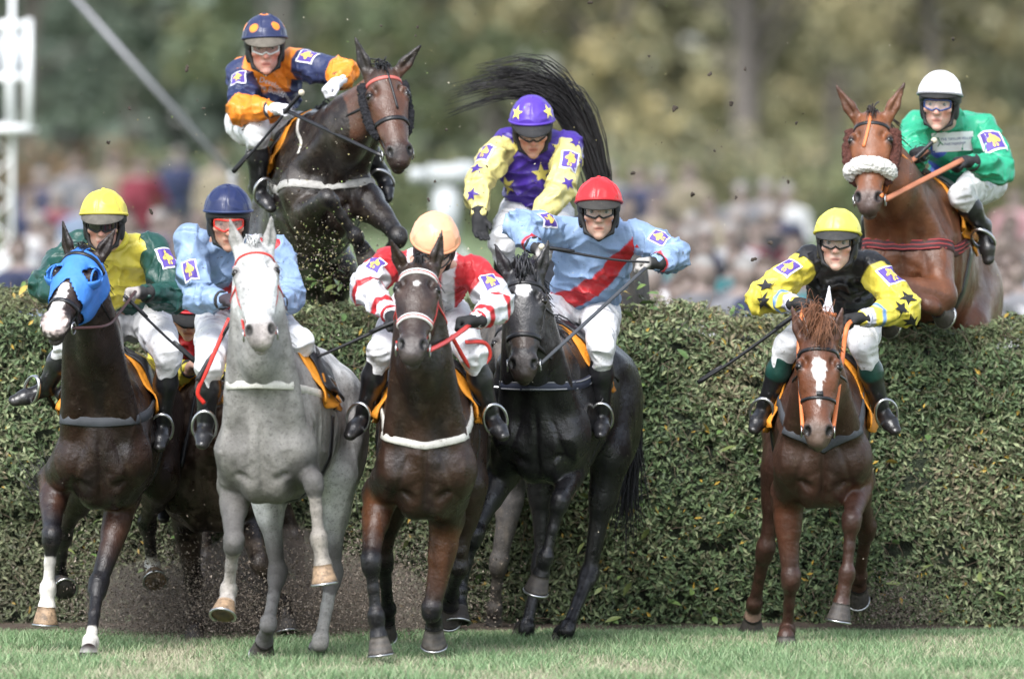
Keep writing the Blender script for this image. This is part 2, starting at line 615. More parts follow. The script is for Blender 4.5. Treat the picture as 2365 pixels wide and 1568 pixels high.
def horse(sp):
    rnd = np.random.default_rng(sp.get('seed', 1))
    S = sp.get('S', 1.0)
    o = P(*sp['chest'])
    ps, ph, rl = R(sp.get('yaw', 0)), R(sp.get('pitch', 0)), R(sp.get('roll', 0))
    X0, Y0, Z0 = V(math.sin(ps), -math.cos(ps), 0), V(math.cos(ps), math.sin(ps), 0), V(0, 0, 1)
    X = X0 * math.cos(ph) + Z0 * math.sin(ph)
    Z = -X0 * math.sin(ph) + Z0 * math.cos(ph)
    Y = Y0 * math.cos(rl) + Z * math.sin(rl)
    Z = nz(np.cross(X, Y))
    T = Frame(o, X * S, Y * S, Z * S)
    root = empty('horse', (o + X * -.6) * V(1, 1, 0))
    tag(root, sp['label'], 'horse', 'racehorses jumping the hedge')
    # ---- joints
    legs = []
    for key, ysgn in (('fa', -1), ('fb', 1)):
        j = sp[key]
        E = P(j[0][0], j[0][1], j[0][2]) if len(j[0]) > 2 else P(j[0][0], j[0][1], o[1] + .25)
        pts = [E]
        for i in (1, 2, 3):
            q = j[i]
            if len(q) > 2 and not isinstance(q[2], str):
                pts.append(P(*q))
            else:
                sg = -1 if (len(q) > 2 and q[2] == '-') else 1
                pts.append(depth_for(pts[-1], q[0], q[1], FORE[i - 1] * S, sg))
        legs.append((T(0, .165 * ysgn, 0), pts, ysgn))
    hlegs = []
    for key, ysgn in (('ha', -1), ('hb', 1)):
        j = sp.get(key)
        st = T(-.98, .19 * ysgn, -.06)
        if j is None:
            pts = [st, T(-1.35, .15 * ysgn, -.42), T(-1.25, .15 * ysgn, -.82), T(-1.12, .15 * ysgn, -.95)]
        else:
            if len(j) == 4:
                st = P(*j[0]); j = j[1:]
            pts = [st]
            for i in (0, 1, 2):
                q = j[i]
                if len(q) > 2 and not isinstance(q[2], str):
                    pts.append(P(*q))
                else:
                    sg = -1 if (len(q) > 2 and q[2] == '-') else 1
                    pts.append(depth_for(pts[-1], q[0], q[1], HIND[i] * S, sg))
        hlegs.append((T(-1.28, .13 * ysgn, .28), pts, ysgn))
    # ---- head frame
    HL = .60 * S
    hd = sp['head']
    pol = P(*hd['poll'])
    mz = P(*hd['lip']) if len(hd['lip']) > 2 else depth_for(pol, hd['lip'][0], hd['lip'][1], HL, hd.get('sign', -1))
    a = nz(mz - pol)
    n = V(0, -1, 0)
    n = nz(n - a * (n @ a))
    if hd.get('flip'): n = -n
    th = R(hd.get('turn', 0))
    l = np.cross(n, a)
    n, l = n * math.cos(th) + l * math.sin(th), l * math.cos(th) - n * math.sin(th)
    k_ = np.linalg.norm(mz - pol) / .60
    k_ = min(max(k_, .93), 1.06)
    LW = hd.get('wide', 1.18)
    h = lambda t, nn, ll: pol + (a * t + n * nn + l * ll * LW) * k_
    ears = []
    for sgn, key in ((-1, 'ea'), (1, 'eb')):
        b = h(.03, -.05, .062 * sgn)
        tp = hd[key]
        tip = depth_for(b, tp[0], tp[1], .185 * S, tp[2] if len(tp) > 2 else -1)
        ears.append((b, tip))
    allp = [p for L_ in legs + hlegs for p in [L_[0]] + L_[1]] + [pol, mz, T(0, 0, .7), T(-1.7, 0, .6), T(-.8, 0, -.4), T(.25, 0, 0)] + [e[1] for e in ears]
    allp = np.array(allp)
    F_ = Field(allp.min(0) - .32 * S, allp.max(0) + .32 * S, sp.get('h', .0095))
    lat = Y
    C, E_ = F_.cap, F_.ell
    ax = (X, Y, Z)
    ex = lambda c, r, k=.05: E_(T(*c), V(*r) * S, ax, k * S)
    # trunk
    C(T(-.42, 0, .16), .385 * S, T(-.95, 0, .22), .345 * S, .06, (lat, .67))
    ex((-1.30, 0, .26), (.36, .25, .31), .10)
    C(T(-.15, 0, .12), .30 * S, T(-.5, 0, .16), .34 * S, .08, (lat, .65))
    ex((-.10, 0, .03), (.22, .19, .27), .08)
    C(T(-.22, 0, .47), .085 * S, T(-.62, 0, .50), .075 * S, .10)
    C(T(-1.0, 0, .50), .10 * S, T(-1.35, 0, .50), .10 * S, .12)
    for s in (-1, 1):
        C(T(-.36, .115 * s, .40), .12 * S, T(-.02, .155 * s, .02), .115 * S, .05, (lat, .72))
        ex((.035, .080 * s, .0), (.10, .080, .15), .025)       # breast muscles
        ex((-.02, .125 * s, .02), (.10, .075, .075), .02)       # points of the shoulder
        ex((-.06, .065 * s, -.14), (.13, .065, .11), .06)
        C(T(.05, .170 * s, -.06), .016, T(.10, .06 * s, -.16), .010, .04, None, True)
        C(T(-.12, .235 * s, .12), .018, T(-.03, .19 * s, -.12), .015, .035, None, True)
        ex((-1.36, .135 * s, .16), (.30, .145, .33), .07)         # haunches
        ex((-1.12, .17 * s, .40), (.11, .08, .08), .08)           # hip bones
    # neck
    nb = T(-.16, 0, .26)
    ne = h(.07, -.125, 0)
    md = sp.get('neck_mid')
    mid = P(*md) if md else lerp(nb, ne, .5) + Z * .03
    C(nb, .27 * S, mid, .185 * S, .09, (nz(np.cross(nz(ne - nb), np.cross(lat, nz(ne - nb)))) if False else lat, .60))
    C(mid, .185 * S, ne, .128 * S, .06, (nz(l + lat), .66))
    for s in (-1, 1):
        C(ne + l * .05 * s - a * .0, .06 * S, T(.03, .14 * s, .09), .085 * S, .035)
    # head
    hax = (a, n, l)
    he = lambda c, r, k=.025, sub=False: E_(h(*c), V(r[0], r[1], r[2] * LW) * k_, hax, k, sub)
    he((.10, -.05, 0), (.13, .085, .078), .04)
    he((.20, -.035, 0), (.13, .062, .092), .035)
    for s in (-1, 1):
        he((.17, -.020, .080 * s), (.050, .036, .026), .016)
        he((.176, -.012, .104 * s), (.022, .026, .014), .008, True)
        he((.21, -.135, .052 * s), (.14, .11, .034), .03)
        C(h(.29, -.17, .03 * s), .045, h(.50, -.105, .008 * s), .036, .025)
        C(h(.27, -.065, .070 * s), .016, h(.40, -.06, .052 * s), .013, .02)
        he((.16, .0, .055 * s), (.028, .02, .014), .03, True)
    C(h(.20, -.06, 0), .085 * k_, h(.48, -.048, 0), .058 * k_, .03, (l, 1.1))
    he((.53, -.06, 0), (.072, .062, .060), .03)
    for s in (-1, 1):
        he((.515, -.028, .040 * s), (.048, .032, .028), .02)
    he((.578, -.064, 0), (.030, .050, .044), .02)
    he((.556, -.118, 0), (.052, .030, .036), .012)
    C(h(.588, -.098, -.06), .007, h(.588, -.098, .06), .007, .008, None, True)
    for s in (-1, 1):
        he((.535, -.002, .050 * s), (.030, .022, .014), .008, True)
    # ears
    for (b, tip), s in zip(ears, (-1, 1)):
        d = nz(tip - b)
        fn = nz(n * .8 + l * .45 * s * sp.get('earturn', 1))
        fn = nz(fn - d * (fn @ d))
        m1 = lerp(b, tip, .42)
        C(b, .034, m1, .037, .018, (fn, .62))
        C(m1, .037, tip, .009, .012, (fn, .62))
        C(lerp(b, tip, .28) + fn * .024, .016, lerp(b, tip, .82) + fn * .012, .007, .008, None, True)
    # legs
    low = []
    for Sp, (E, K, Ft, H), s in legs:
        C(Sp, .125 * S, E, .105 * S, .05, (lat, .75))
        C(E, .092 * S, lerp(E, K, .42), .062 * S, .035)
        C(lerp(E, K, .30) + Y * .012 * s, .068 * S, K, .043 * S, .03)
        fc = nz(np.cross(nz(Ft - K), Y))
        low.append((K, Ft, H, fc, .052))
        C(lerp(K, E, .045), .056, lerp(K, Ft, .10), .050, .010)
        C(K + fc * .016, .040, K + fc * .014 + nz(Ft - K) * .02, .038, .02)
    for Hp, (St, K, Ft, H), s in hlegs:
        bk = -nz(np.cross(nz(K - St), Y))
        C(Hp, .20 * S, St, .135 * S, .07, (lat, .75))
        C(T(-1.48, .11 * s, .24), .15 * S, lerp(St, K, .35) - X * .03, .09 * S, .07, (lat, .8))
        C(St, .120 * S, lerp(St, K, .45), .072 * S, .05, (lat, .82))
        C(lerp(St, K, .4), .070 * S, K, .044 * S, .03, (lat, .82))
        fc = nz(np.cross(nz(Ft - K), Y))
        cal = K - fc * .062 - nz(Ft - K) * .055
        C(K, .054, lerp(K, Ft, .16), .047, .02)
        C(K - fc * .02, .036, cal, .022, .02)
        C(cal, .020, lerp(K, St, .45) - fc * .03, .03, .03)
        low.append((K, Ft, H, fc, .055))
    hoofs = []
    for i, (K, Ft, H, fc, kr) in enumerate(low):
        fl = sp.get('flat', {}).get(i)
        pd = nz(H - Ft)
        hax_ = V(0, 0, -1) if fl else pd
        hf = nz(np.cross(hax_, Y))
        cor = H - hax_ * .082 * S
        dn = nz(Ft - K)
        r1, r2 = (.033, .030) if i < 2 else (.036, .032)
        C(lerp(K, Ft, .08), r1 + .006, lerp(K, Ft, .5), r2 - .002, .02)
        C(lerp(K, Ft, .5), r2 - .002, Ft, r2 + .002, .02)
        C(lerp(K, Ft, .15) - fc * .024, .020, Ft - fc * .022, .019, .02)
        C(Ft + fc * .004 - dn * .012, .045, Ft + dn * .012, .045, .010)
        E_(Ft - fc * .030, V(.024, .024, .024), None, .02)
        C(Ft, .036, cor, .040, .012)
        C(cor - hax_ * .008, .047, cor + hax_ * .012 + hf * .006, .049, .012)
        hoofs.append((H, hax_, hf))
    v, q = F_.mesh()
    # muscle grooves on the breast, shoulder and haunch, folds of skin
    lo = T.loc(v) / S ** 2
    g = np.zeros(len(v))
    fr_ = smoothstep(-.05, .06, lo[:, 0])
    g += .016 * np.exp(-(lo[:, 1] / .016) ** 2) * smoothstep(.16, .06, lo[:, 2]) * smoothstep(-.24, -.16, lo[:, 2]) * fr_
    for s in (-1, 1):
        q_ = lo[:, 1] * s - .115 + (lo[:, 2] + .02) * .35
        g += (.004 + .006 * rnd.random()) * np.exp(-(q_ / .014) ** 2) * smoothstep(.16, .02, lo[:, 2]) * smoothstep(-.20, -.10, lo[:, 2]) * fr_
        q_ = lo[:, 2] + .10 + (lo[:, 1] * s - .10) * .5
        g += .0035 * np.exp(-(q_ / .016) ** 2) * (lo[:, 1] * s > .02) * (lo[:, 1] * s < .18) * fr_
    dirv = nz_rows(v - T(-.45, 0, .1))
    v = v - dirv * g[:, None]
    trunk = smoothstep(-.34, -.1, lo[:, 2]) * smoothstep(.25, .1, lo[:, 0])
    v = v + dirv * ((ridged(v * V(1, 1, .6) + vnoise(v * 5)[:, None] * .08, 9) - .35) * .014 * trunk * sp.get('muscle', 1))[:, None]
    # ---- coat
    cc = sp['coat']
    base, dark = np.array(cc['base']), np.array(cc['dark'])
    c = np.tile(base, (len(v), 1))
    lo = T.loc(v) / S ** 2
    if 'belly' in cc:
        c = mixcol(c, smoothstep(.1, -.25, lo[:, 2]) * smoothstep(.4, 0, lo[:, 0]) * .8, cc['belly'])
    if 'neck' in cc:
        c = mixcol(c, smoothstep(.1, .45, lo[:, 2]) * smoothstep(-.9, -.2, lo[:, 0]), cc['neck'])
    if 'rump' in cc:
        c = mixcol(c, smoothstep(-.35, -.9, lo[:, 0]), cc['rump'])
    hp = (v - pol)
    ht, hn_, hl = hp @ a / k_, hp @ n / k_, hp @ l / k_ / LW
    inhead = smoothstep(-.03, .05, ht) * smoothstep(.68, .62, ht) * (np.abs(hl) < .16) * smoothstep(-.30, -.24, hn_)
    if 'head' in cc:
        c = mixcol(c, inhead, cc['head'])
    lm = cc.get('leg_lo', .35)
    for L_ in legs:
        pts = [L_[1][0]] + L_[1][1:]
        d, s = chain_param(v, pts)
        near = smoothstep(.16, .10, d)
        if 'arm' in cc: c = mixcol(c, near * smoothstep(-.0, .2, s) * .9, cc['arm'])
        c = mixcol(c, near * smoothstep(lm, lm + .55, s), dark)
    for L_ in hlegs:
        d, s = chain_param(v, L_[1])
        near = smoothstep(.2, .12, d)
        c = mixcol(c, near * smoothstep(lm + .15, lm + .75, s), dark)
    for i, so in sp.get('socks', {}).items():
        ch = (legs + hlegs)[i][1]
        d, s = chain_param(v, ch)
        wob = vnoise(v * 45) * .14
        c = mixcol(c, smoothstep(.13, .09, d) * smoothstep(so[0], so[0] + .06, s + wob), so[1])
    # muzzle, nostrils, ears
    mzc = cc.get('muzzle', dark)
    c = mixcol(c, inhead * smoothstep(.43, .53, ht) * .85, mzc)
    for s_ in (-1, 1):
        e = np.linalg.norm((np.stack([ht - .53, hn_ - .0, hl - .050 * s_], 1)) / np.array([.036, .030, .020]), axis=1)
        c = mixcol(c, smoothstep(1.25, .8, e), (.006, .005, .005))
        e = np.linalg.norm((np.stack([ht - .176, hn_ + .010, hl - .092 * s_], 1)) / np.array([.036, .045, .026]), axis=1)
        c = mixcol(c, smoothstep(1.3, .7, e) * .75, cc.get('eyering', (.01, .008, .007)))
    for (b, tip), s_ in zip(ears, (-1, 1)):
        d, s = chain_param(v, [b, tip])
        if 'eartip' in cc:
            c = mixcol(c, smoothstep(.05, .04, d) * smoothstep(.72, .95, s), cc['eartip'])
    for mk in sp.get('marks', []):
        # (t, l, rt, rl, colour): patch on the front of the face
        e = np.sqrt(((ht - mk[0]) / mk[2]) ** 2 + ((hl - mk[1]) / mk[3]) ** 2) + (vnoise(v * 60) - .5) * .5
        c = mixcol(c, inhead * smoothstep(1.12, .92, e) * (hn_ > -.06), mk[4])
    if cc.get('mud'):
        w = smoothstep(.45, .62, vnoise(v * 9) * .6 + vnoise(v * 31) * .4)
        c = mixcol(c, w * cc['mud'][1], cc['mud'][0])
    if cc.get('sweat'):                                          # damp dark streaks of the coat
        w = smoothstep(.5, .75, vnoise(v * V(14, 14, 3.5)))
        c = mixcol(c, w * .45, dark)
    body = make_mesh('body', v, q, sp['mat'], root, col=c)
    bv = bvh_of(v, q)
    for i, (H, hx, hf) in enumerate(hoofs):
        hc = sp.get('hoofcol', {}).get(i, ((.045, .04, .038), (.09, .075, .06)))
        make_hoof(h, root, H, hx, hf, .058 * S, .092 * S, hc[0], hc[1])
    for s in (-1, 1):
        MB().ball(h(.176, -.008, .087 * s), V(.023, .024, .021), hax, 12, 10).build('eye', EYE, root)
    # ---- forelock and mane
    hc = sp.get('hair', (.012, .010, .010))
    if sp.get('forelock', 'short') == 'short':
        strands('forelock', [h(-.03, -.03, 0), h(.0, .03, .0), h(.06, .045, .0)], 40, .018, .02, .005, HAIRM, root, hc, rnd, .01)
    elif sp['forelock'] == 'bushy':
        strands('forelock', [h(-.02, -.06, 0), h(-.11, .0, -.02), h(-.10, .06, -.03), h(-.02, .085, -.05)], 220, .022, .034, .0022, HAIRM, root, hc, rnd, .035, .15, None, .4, 14)
        strands('forelock', [h(.0, -.04, 0), h(-.07, .03, .02), h(.0, .075, .02), h(.09, .060, .0)], 240, .022, .032, .0022, HAIRM, root, hc, rnd, .03, .15, None, .35, 12)
    elif sp['forelock'] == 'knob':
        strands('forelock', [h(.05, -.005, 0), h(.0, .03, 0), h(-.055, .01, 0), h(-.07, -.04, 0)], 90, .022, .02, .006, HAIRM, root, hc, rnd, .012, .5)
    crest = []
    for t in np.linspace(.05, .95, 12):
        b = lerp(ne, T(-.30, 0, .40), t)
        up = nz(nz(np.cross(nz(T(-.30, 0, .40) - ne), lat)))
        if up[2] < 0: up = -up
        hit = ray(bv, b + up * .6, -up, 1.0)
        if hit: crest.append(hit[0])
    if len(crest) > 3:
        mbm = MB()
        for p in crest:
            for k in range(14):
                s = sp.get('maneside', 1)
                q0 = p + rnd.normal(size=3) * .016
                dd = nz(l * s * .8 + V(0, 0, -.5) + rnd.normal(size=3) * .25)
                mbm.tube([q0 - V(0, 0, .01), q0 + V(0, 0, .018) + dd * .02, q0 + dd * .065, q0 + dd * .11 - V(0, 0, .03)], [.006, .007, .005, .002], 4, col=np.array(hc) * (.7 + .6 * rnd.random()))
        mbm.build('mane', HAIRM, root, usecol=True)
    if sp.get('tail'):
        tl = sp['tail']
        strands('tail', [P(*p) if not isinstance(p, np.ndarray) else p for p in tl['path']], tl.get('n', 110), .018, tl.get('spread', .07), tl.get('r', .006), HAIRM, root, hc, rnd, tl.get('jit', .03), .2, tl.get('flatten'), tl.get('lenvar', .25), tl.get('clumps', 0))
    else:
        strands('tail', [T(-1.58, 0, .42), T(-1.75, 0, .36), T(-1.88, .02, .10), T(-1.90, .05, -.25)], 90, .02, .06, .006, HAIRM, root, hc, rnd)
    sp['_legs'] = [L_[1] for L_ in legs + hlegs]
    info = dict(legs=sp['_legs'], q=q, c=c, root=root, bvh=bv, T=T, h=h, a=a, n=n, l=l, X=X, Y=Y, Z=Z, k=k_, S=S, v=v, rnd=rnd)
    tack(info, sp.get('tack', {}))
    return info

def headring(I, t, a0, a1, steps=28, nn=-.06, tilt=0.0, rmax=.3, off=.0):
    pts, nr = [], []
    for i in range(steps + 1):
        an = R(a0 + (a1 - a0) * i / steps)
        d = I['n'] * math.cos(an) + I['l'] * math.sin(an)
        tt = t + tilt * math.cos(an)
        c = I['h'](tt, nn, 0)
        hit = ray(I['bvh'], c + d * rmax, -d, rmax + .05)
        if hit:
            pts.append(hit[0] + d * off); nr.append(d)
    return pts, nr

def tack(I, tk):
    root, T, h, bv = I['root'], I['T'], I['h'], I['bvh']
    lm = tk.get('leather', BLACK_LEATHER)
    # bridle
    bb = tk.get('browband', lm)
    if bb:
        p, nr = headring(I, .085, -105, 105, nn=-.06)
        MB().strap(p, nr, tk.get('browband_w', .022), .006).build('browband', bb, root)
        if tk.get('browband_stripe'):
            p2, nr = headring(I, .085, -100, 100, nn=-.06, off=.006)
            MB().strap(p2, nr, .008, .002).build('browband_stripe', tk['browband_stripe'], root)
    nbm = tk.get('noseband', lm)
    if nbm:
        t = tk.get('noseband_t', .37)
        p, nr = headring(I, t, -180, 172, 34, nn=-.07)
        MB().strap(p, nr, tk.get('noseband_w', .026), .007, closed=True).build('noseband', nbm, root)
        if tk.get('noseband_stripe'):
            p2, nr = headring(I, t, -120, 120, 24, nn=-.07, off=.007)
            MB().strap(p2, nr, .009, .002).build('noseband_stripe', tk['noseband_stripe'], root)
    ck = tk.get('cheek', lm)
    bits = []
    for s in (-1, 1):
        pts, nr = [], []
        for i in range(12):
            u = i / 11
            c = h(lerp(.07, .50, u), lerp(-.10, -.085, u), 0)
            hit = ray(bv, c + I['l'] * s * .3, -I['l'] * s, .35)
            if hit:
                pts.append(hit[0] + I['l'] * s * .002); nr.append(I['l'] * s)
        if len(pts) > 3:
            MB().strap(pts, nr, tk.get('cheek_w', .017), .005).build('cheek_strap', ck, root)
        c = h(.505, -.088, .066 * s)
        bits.append(c)
        rp = [c + (I['a'] * math.cos(q) + I['n'] * math.sin(q)) * .030 + I['l'] * s * .008 for q in np.linspace(0, 2 * math.pi, 16, endpoint=False)]
        MB().tube(rp, .0045, 6, closed=True).build('bit_ring', STEEL, root)
    I['bits'] = bits
    # throat lash
    p, nr = headring(I, .16, 95, 265, 18, nn=-.10)
    if len(p) > 4: MB().strap(p, nr, .014, .004).build('throat_lash', ck, root)
    # saddle cloth, saddle, girth
    def sheet(x0, x1, a0, a1, off, nx, na, flare=0.0):
        vs, ok = [], {}
        for i in range(nx):
            for j in range(na):
                x = lerp(x0, x1, i / (nx - 1))
                an = R(lerp(a0, a1, j / (na - 1)))
                d = nz(I['Z'] * math.cos(an) + I['Y'] * math.sin(an))
                c = T(x, 0, .15)
                hit = ray(bv, c + d * .8, -d, .9)
                p = hit[0] if hit else c + d * .3
                e = abs(an) / R(max(abs(a0), abs(a1)))
                vs.append(p + d * (off + flare * e ** 4 * (1 + .4 * math.sin(i * 1.1 + j * .3)) + (.010 * math.sin(j * .9 + i * .7) + .008 * math.sin(i * 1.9 - j * .5)) * (.2 + e)) + I['Z'] * .014 * e ** 3 * math.sin(i * .9 + 1))
        fs = [(i * na + j, (i + 1) * na + j, (i + 1) * na + j + 1, i * na + j + 1) for i in range(nx - 1) for j in range(na - 1)]
        return np.array(vs), fs
    def sheetobj(name, m, *args):
        vs, fs = sheet(*args)
        ob = make_mesh(name, vs, fs, m, root)
        md = ob.modifiers.new('thick', 'SOLIDIFY'); md.thickness = .008; md.offset = 1
        return ob
    if tk.get('cloth') is not None:
        sheetobj('saddle_cloth', tk['cloth'], -.22, -.68, -tk.get('cloth_a', 68), tk.get('cloth_a', 68), .012, 14, 26, .018)
        sheetobj('saddle', tk.get('saddle', BLACK_LEATHER), -.27, -.74, -58, 58, .030, 12, 22, .015)
        pts, nr = [], []
        for i in range(40):
            an = R(70 + 220 * i / 39)
            d = nz(I['Z'] * math.cos(an) + I['Y'] * math.sin(an))
            hit = ray(bv, T(-.46, 0, .12) + d * .8, -d, .9)
            if hit: pts.append(hit[0]); nr.append(d)
        MB().strap(pts, nr, .085, .006).build('girth', tk.get('girth', BLACK_LEATHER), root)
    # breast girth
    if tk.get('breast'):
        bz0, bz1 = tk.get('breast_z', (.10, .20))
        def path(off=0):
            pts, nr = [], []
            for i in range(37):
                an = R(-112 + 224 * i / 36)
                z = lerp(bz0, bz1, (abs(i - 18) / 18) ** tk.get('breast_pow', 1.5))
                d = nz(I['X'] * math.cos(an) + I['Y'] * math.sin(an))
                c = T(-.30, 0, z)
                hit = ray(bv, c, d, .9)
                if hit: pts.append(hit[0] + d * off); nr.append(d)
            return pts, nr
        p, nr = path()
        w = tk.get('breast_w', .05)
        MB().strap(p, nr, w, .008).build('breast_girth', tk['breast'], root)
        if tk.get('breast_stripe'):
            for zo in tk.get('stripe_rows', (0,)):
                p, nr = path(.008)
                p = [q + I['Z'] * zo for q in p]
                MB().strap(p, nr, .007, .002).build('breast_girth_stripe', tk['breast_stripe'], root)
# ------------------------------------------------------------------ jockeys
SKIN = mat('skin', vcol=True, rough=.5, var=.06, vscale=25, sss=.1)
SILK = mat('racing_silk', vcol=True, rough=.42, bump=.008, bscale=22, ridge=(5.5, .13), spec=.4, speck=((.06, .05, .035), [(55, .67, .70, .8), (24, .70, .72, .7)]))
SILKC = mat('racing_silk_clean', vcol=True, rough=.38, bump=.008, bscale=22, ridge=(5.5, .13), spec=.45, speck=((.06, .05, .035), [(55, .70, .73, .7)]))
CAPM = mat('cap_silk', vcol=True, rough=.38, bump=.004, bscale=18, spec=.5)
BREECH = mat('white_breeches', vcol=True, rough=.62, bump=.006, bscale=24, ridge=(7, .05), speck=((.22, .18, .13), [(10, .55, .78, .45), (60, .64, .70, .7), (25, .60, .72, .35)]))
BOOT = mat('boot_leather', vcol=True, rough=.3, var=.3, vscale=20, bump=.004, bscale=25, spec=.6)
GLOVE = mat('glove', vcol=True, rough=.75, var=.2, vscale=30, bump=.002, bscale=60)
PEAKM = mat('helmet_peak', vcol=True, rough=.8, var=.25, vscale=30, speck=((.10, .085, .06), [(70, .62, .70, .5)]))
HARN = mat('helmet_harness', (.012, .012, .013), .6)
LENS = mat('goggle_lens_clear', (.75, .75, .72), .12, alpha=.17, spec=.8)
LENSD = mat('goggle_lens_dark', (.015, .012, .012), .1, alpha=.93, spec=.8)
LENSR = mat('goggle_lens_tinted', (.35, .25, .25), .12, alpha=.4, spec=.8)
EYEB = mat('eyeball', vcol=True, rough=.2)
WHIPM = mat('whip_black', (.012, .012, .015), .45)
WHIPH = mat('whip_cap_ivory', (.55, .50, .38), .5)

def project_flat(bv, pts2, faces, c, n, up, depth=.35, off=.004, sub=0):
    """lay a flat outline (metres in the plane) onto a surface along -n"""
    n = nz(n); up = nz(np.asarray(up) - n * (np.asarray(up) @ n)); rt = np.cross(up, n)
    out = []
    last = 0.0
    for x, y in pts2:
        o = c + rt * x + up * y
        h = ray(bv, o + n * depth, -n, depth * 2)
        if h:
            last = (h[0] - o) @ n
            out.append(h[0] + n * off)
        else:
            out.append(o + n * (last + off - .01))
    return np.array(out)

def star_pts(r, rot=0):
    pts, faces = [(0, 0)], []
    for k in range(10):
        rr = r if k % 2 == 0 else r * .42
        a = R(90 + 36 * k + rot)
        pts.append((rr * math.cos(a), rr * math.sin(a)))
    pts2 = []
    # subdivide each spoke triangle once along the radius
    for k in range(10):
        pts.append((pts[1 + k][0] * .5, pts[1 + k][1] * .5))
    for k in range(10):
        j = (k + 1) % 10
        faces += [(0, 11 + k, 11 + j), (11 + k, 1 + k, 1 + j, 11 + j)]
    return pts, faces

def grid_pts(w, h, nx=8, ny=8):
    pts = [((i / nx - .5) * w, (j / ny - .5) * h) for j in range(ny + 1) for i in range(nx + 1)]
    faces = [(j * (nx + 1) + i, j * (nx + 1) + i + 1, (j + 1) * (nx + 1) + i + 1, (j + 1) * (nx + 1) + i) for j in range(ny) for i in range(nx)]
    return pts, faces

def star(bv, parent, c, n, up, r, m, rot=0, off=.005):
    p, f = star_pts(r, rot)
    return make_mesh('star', project_flat(bv, p, f, c, n, up, off=off), f, m, parent, smooth=True)

def sponsor_patch(bv, parent, c, n, up, w, h):
    """white-edged purple cloth patch with a gold rampant figure"""
    mb = MB()
    p, f = grid_pts(w, h, 8, 8)
    mb.add(project_flat(bv, p, f, c, n, up, off=.004), f, 0)
    p, f = grid_pts(w * .84, h * .84, 8, 8)
    mb.add(project_flat(bv, p, f, c, n, up, off=.0065), f, 1)
    p, f = grid_pts(w * .72, h * .72, 8, 8)
    lobes = [(-.03, .22, .10, .17), (.05, .12, .20, .13), (-.20, -.02, .13, .11), (.19, -.02, .17, .16), (.0, -.05, .15, .19), (-.06, -.27, .07, .12), (.09, -.28, .06, .11), (-.14, .10, .06, .05)]
    for lx, ly, rx, ry in lobes:
        q = [(lx * w, ly * h)] + [((lx + rx * .8 * math.cos(t)) * w, (ly + ry * .8 * math.sin(t)) * h) for t in np.linspace(0, 2 * math.pi, 10, endpoint=False)]
        ff = [(0, 1 + k, 1 + (k + 1) % 10) for k in range(10)]
        mb.add(project_flat(bv, q, ff, c, n, up, off=.009), ff, 2)
    return mb.build('sleeve_patch', PATCHM, parent)

def lettering(bv, parent, text, c, n, up, size, m, arch=0.0):
    """lettering laid on cloth: font outline -> mesh -> projected"""
    cu = bpy.data.curves.new('lettering', 'FONT')
    cu.body = text; cu.size = size; cu.align_x = 'CENTER'; cu.align_y = 'CENTER'; cu.resolution_u = 2
    ob = bpy.data.objects.new('lettering', cu)
    COL.objects.link(ob)
    dg = bpy.context.evaluated_depsgraph_get()
    me = bpy.data.meshes.new_from_object(ob.evaluated_get(dg))
    vs = [(q.co.x, q.co.y - arch * q.co.x ** 2) for q in me.vertices]
    fs = [tuple(p.vertices) for p in me.polygons]
    bpy.data.objects.remove(ob)
    bpy.data.meshes.remove(me)
    return make_mesh('lettering', project_flat(bv, vs, fs, c, n, up, off=.010), fs, m, parent, smooth=False)

def hand_shape(Fd, W, f, dn, side, curl=1.0, g=1.0):
    """gloved hand: palm, four bent fingers of unequal length, thumb off the palm's side"""
    f = nz(f); dn = nz(dn - f * (dn @ f)); sd = np.cross(f, dn) * side
    C = Fd.cap
    C(W - f * .03, .030 * g, W + f * .02, .028 * g, .012)
    C(W + f * .01 - sd * .018, .020 * g, W + f * .080 - sd * .028, .017 * g, .02)
    C(W + f * .01 + sd * .018, .022 * g, W + f * .085 + sd * .024, .019 * g, .02)
    C(W + f * .02, .026 * g, W + f * .075, .022 * g, .02)
    for i, (o, L) in enumerate(((-.031, .78), (-.011, .95), (.011, 1.0), (.031, .92))):
        k = W + f * (.088 if i else .080) + sd * o
        a1 = R(20 + 55 * curl); a2 = R(20 + 135 * curl); a3 = R(20 + 190 * curl)
        d1 = f * math.cos(a1) + dn * math.sin(a1)
        d2 = f * math.cos(a2) + dn * math.sin(a2)
        d3 = f * math.cos(a3) + dn * math.sin(a3)
        p1 = k + d1 * .042 * L; p2 = p1 + d2 * .028 * L; p3 = p2 + d3 * .020 * L
        C(k, .0115 * g, p1, .0105 * g, .006); C(p1, .0105 * g, p2, .0098 * g, .004); C(p2, .0098 * g, p3, .009 * g, .004)
    t0 = W + f * .03 + sd * .026 + dn * .008
    t1 = t0 + nz(f * .6 + sd * .55 + dn * .5) * .042
    t2 = t1 + nz(f * .75 - sd * .25 * curl + dn * .45) * .034
    C(t0, .016 * g, t1, .0125 * g, .012); C(t1, .0125 * g, t2, .010 * g, .006)

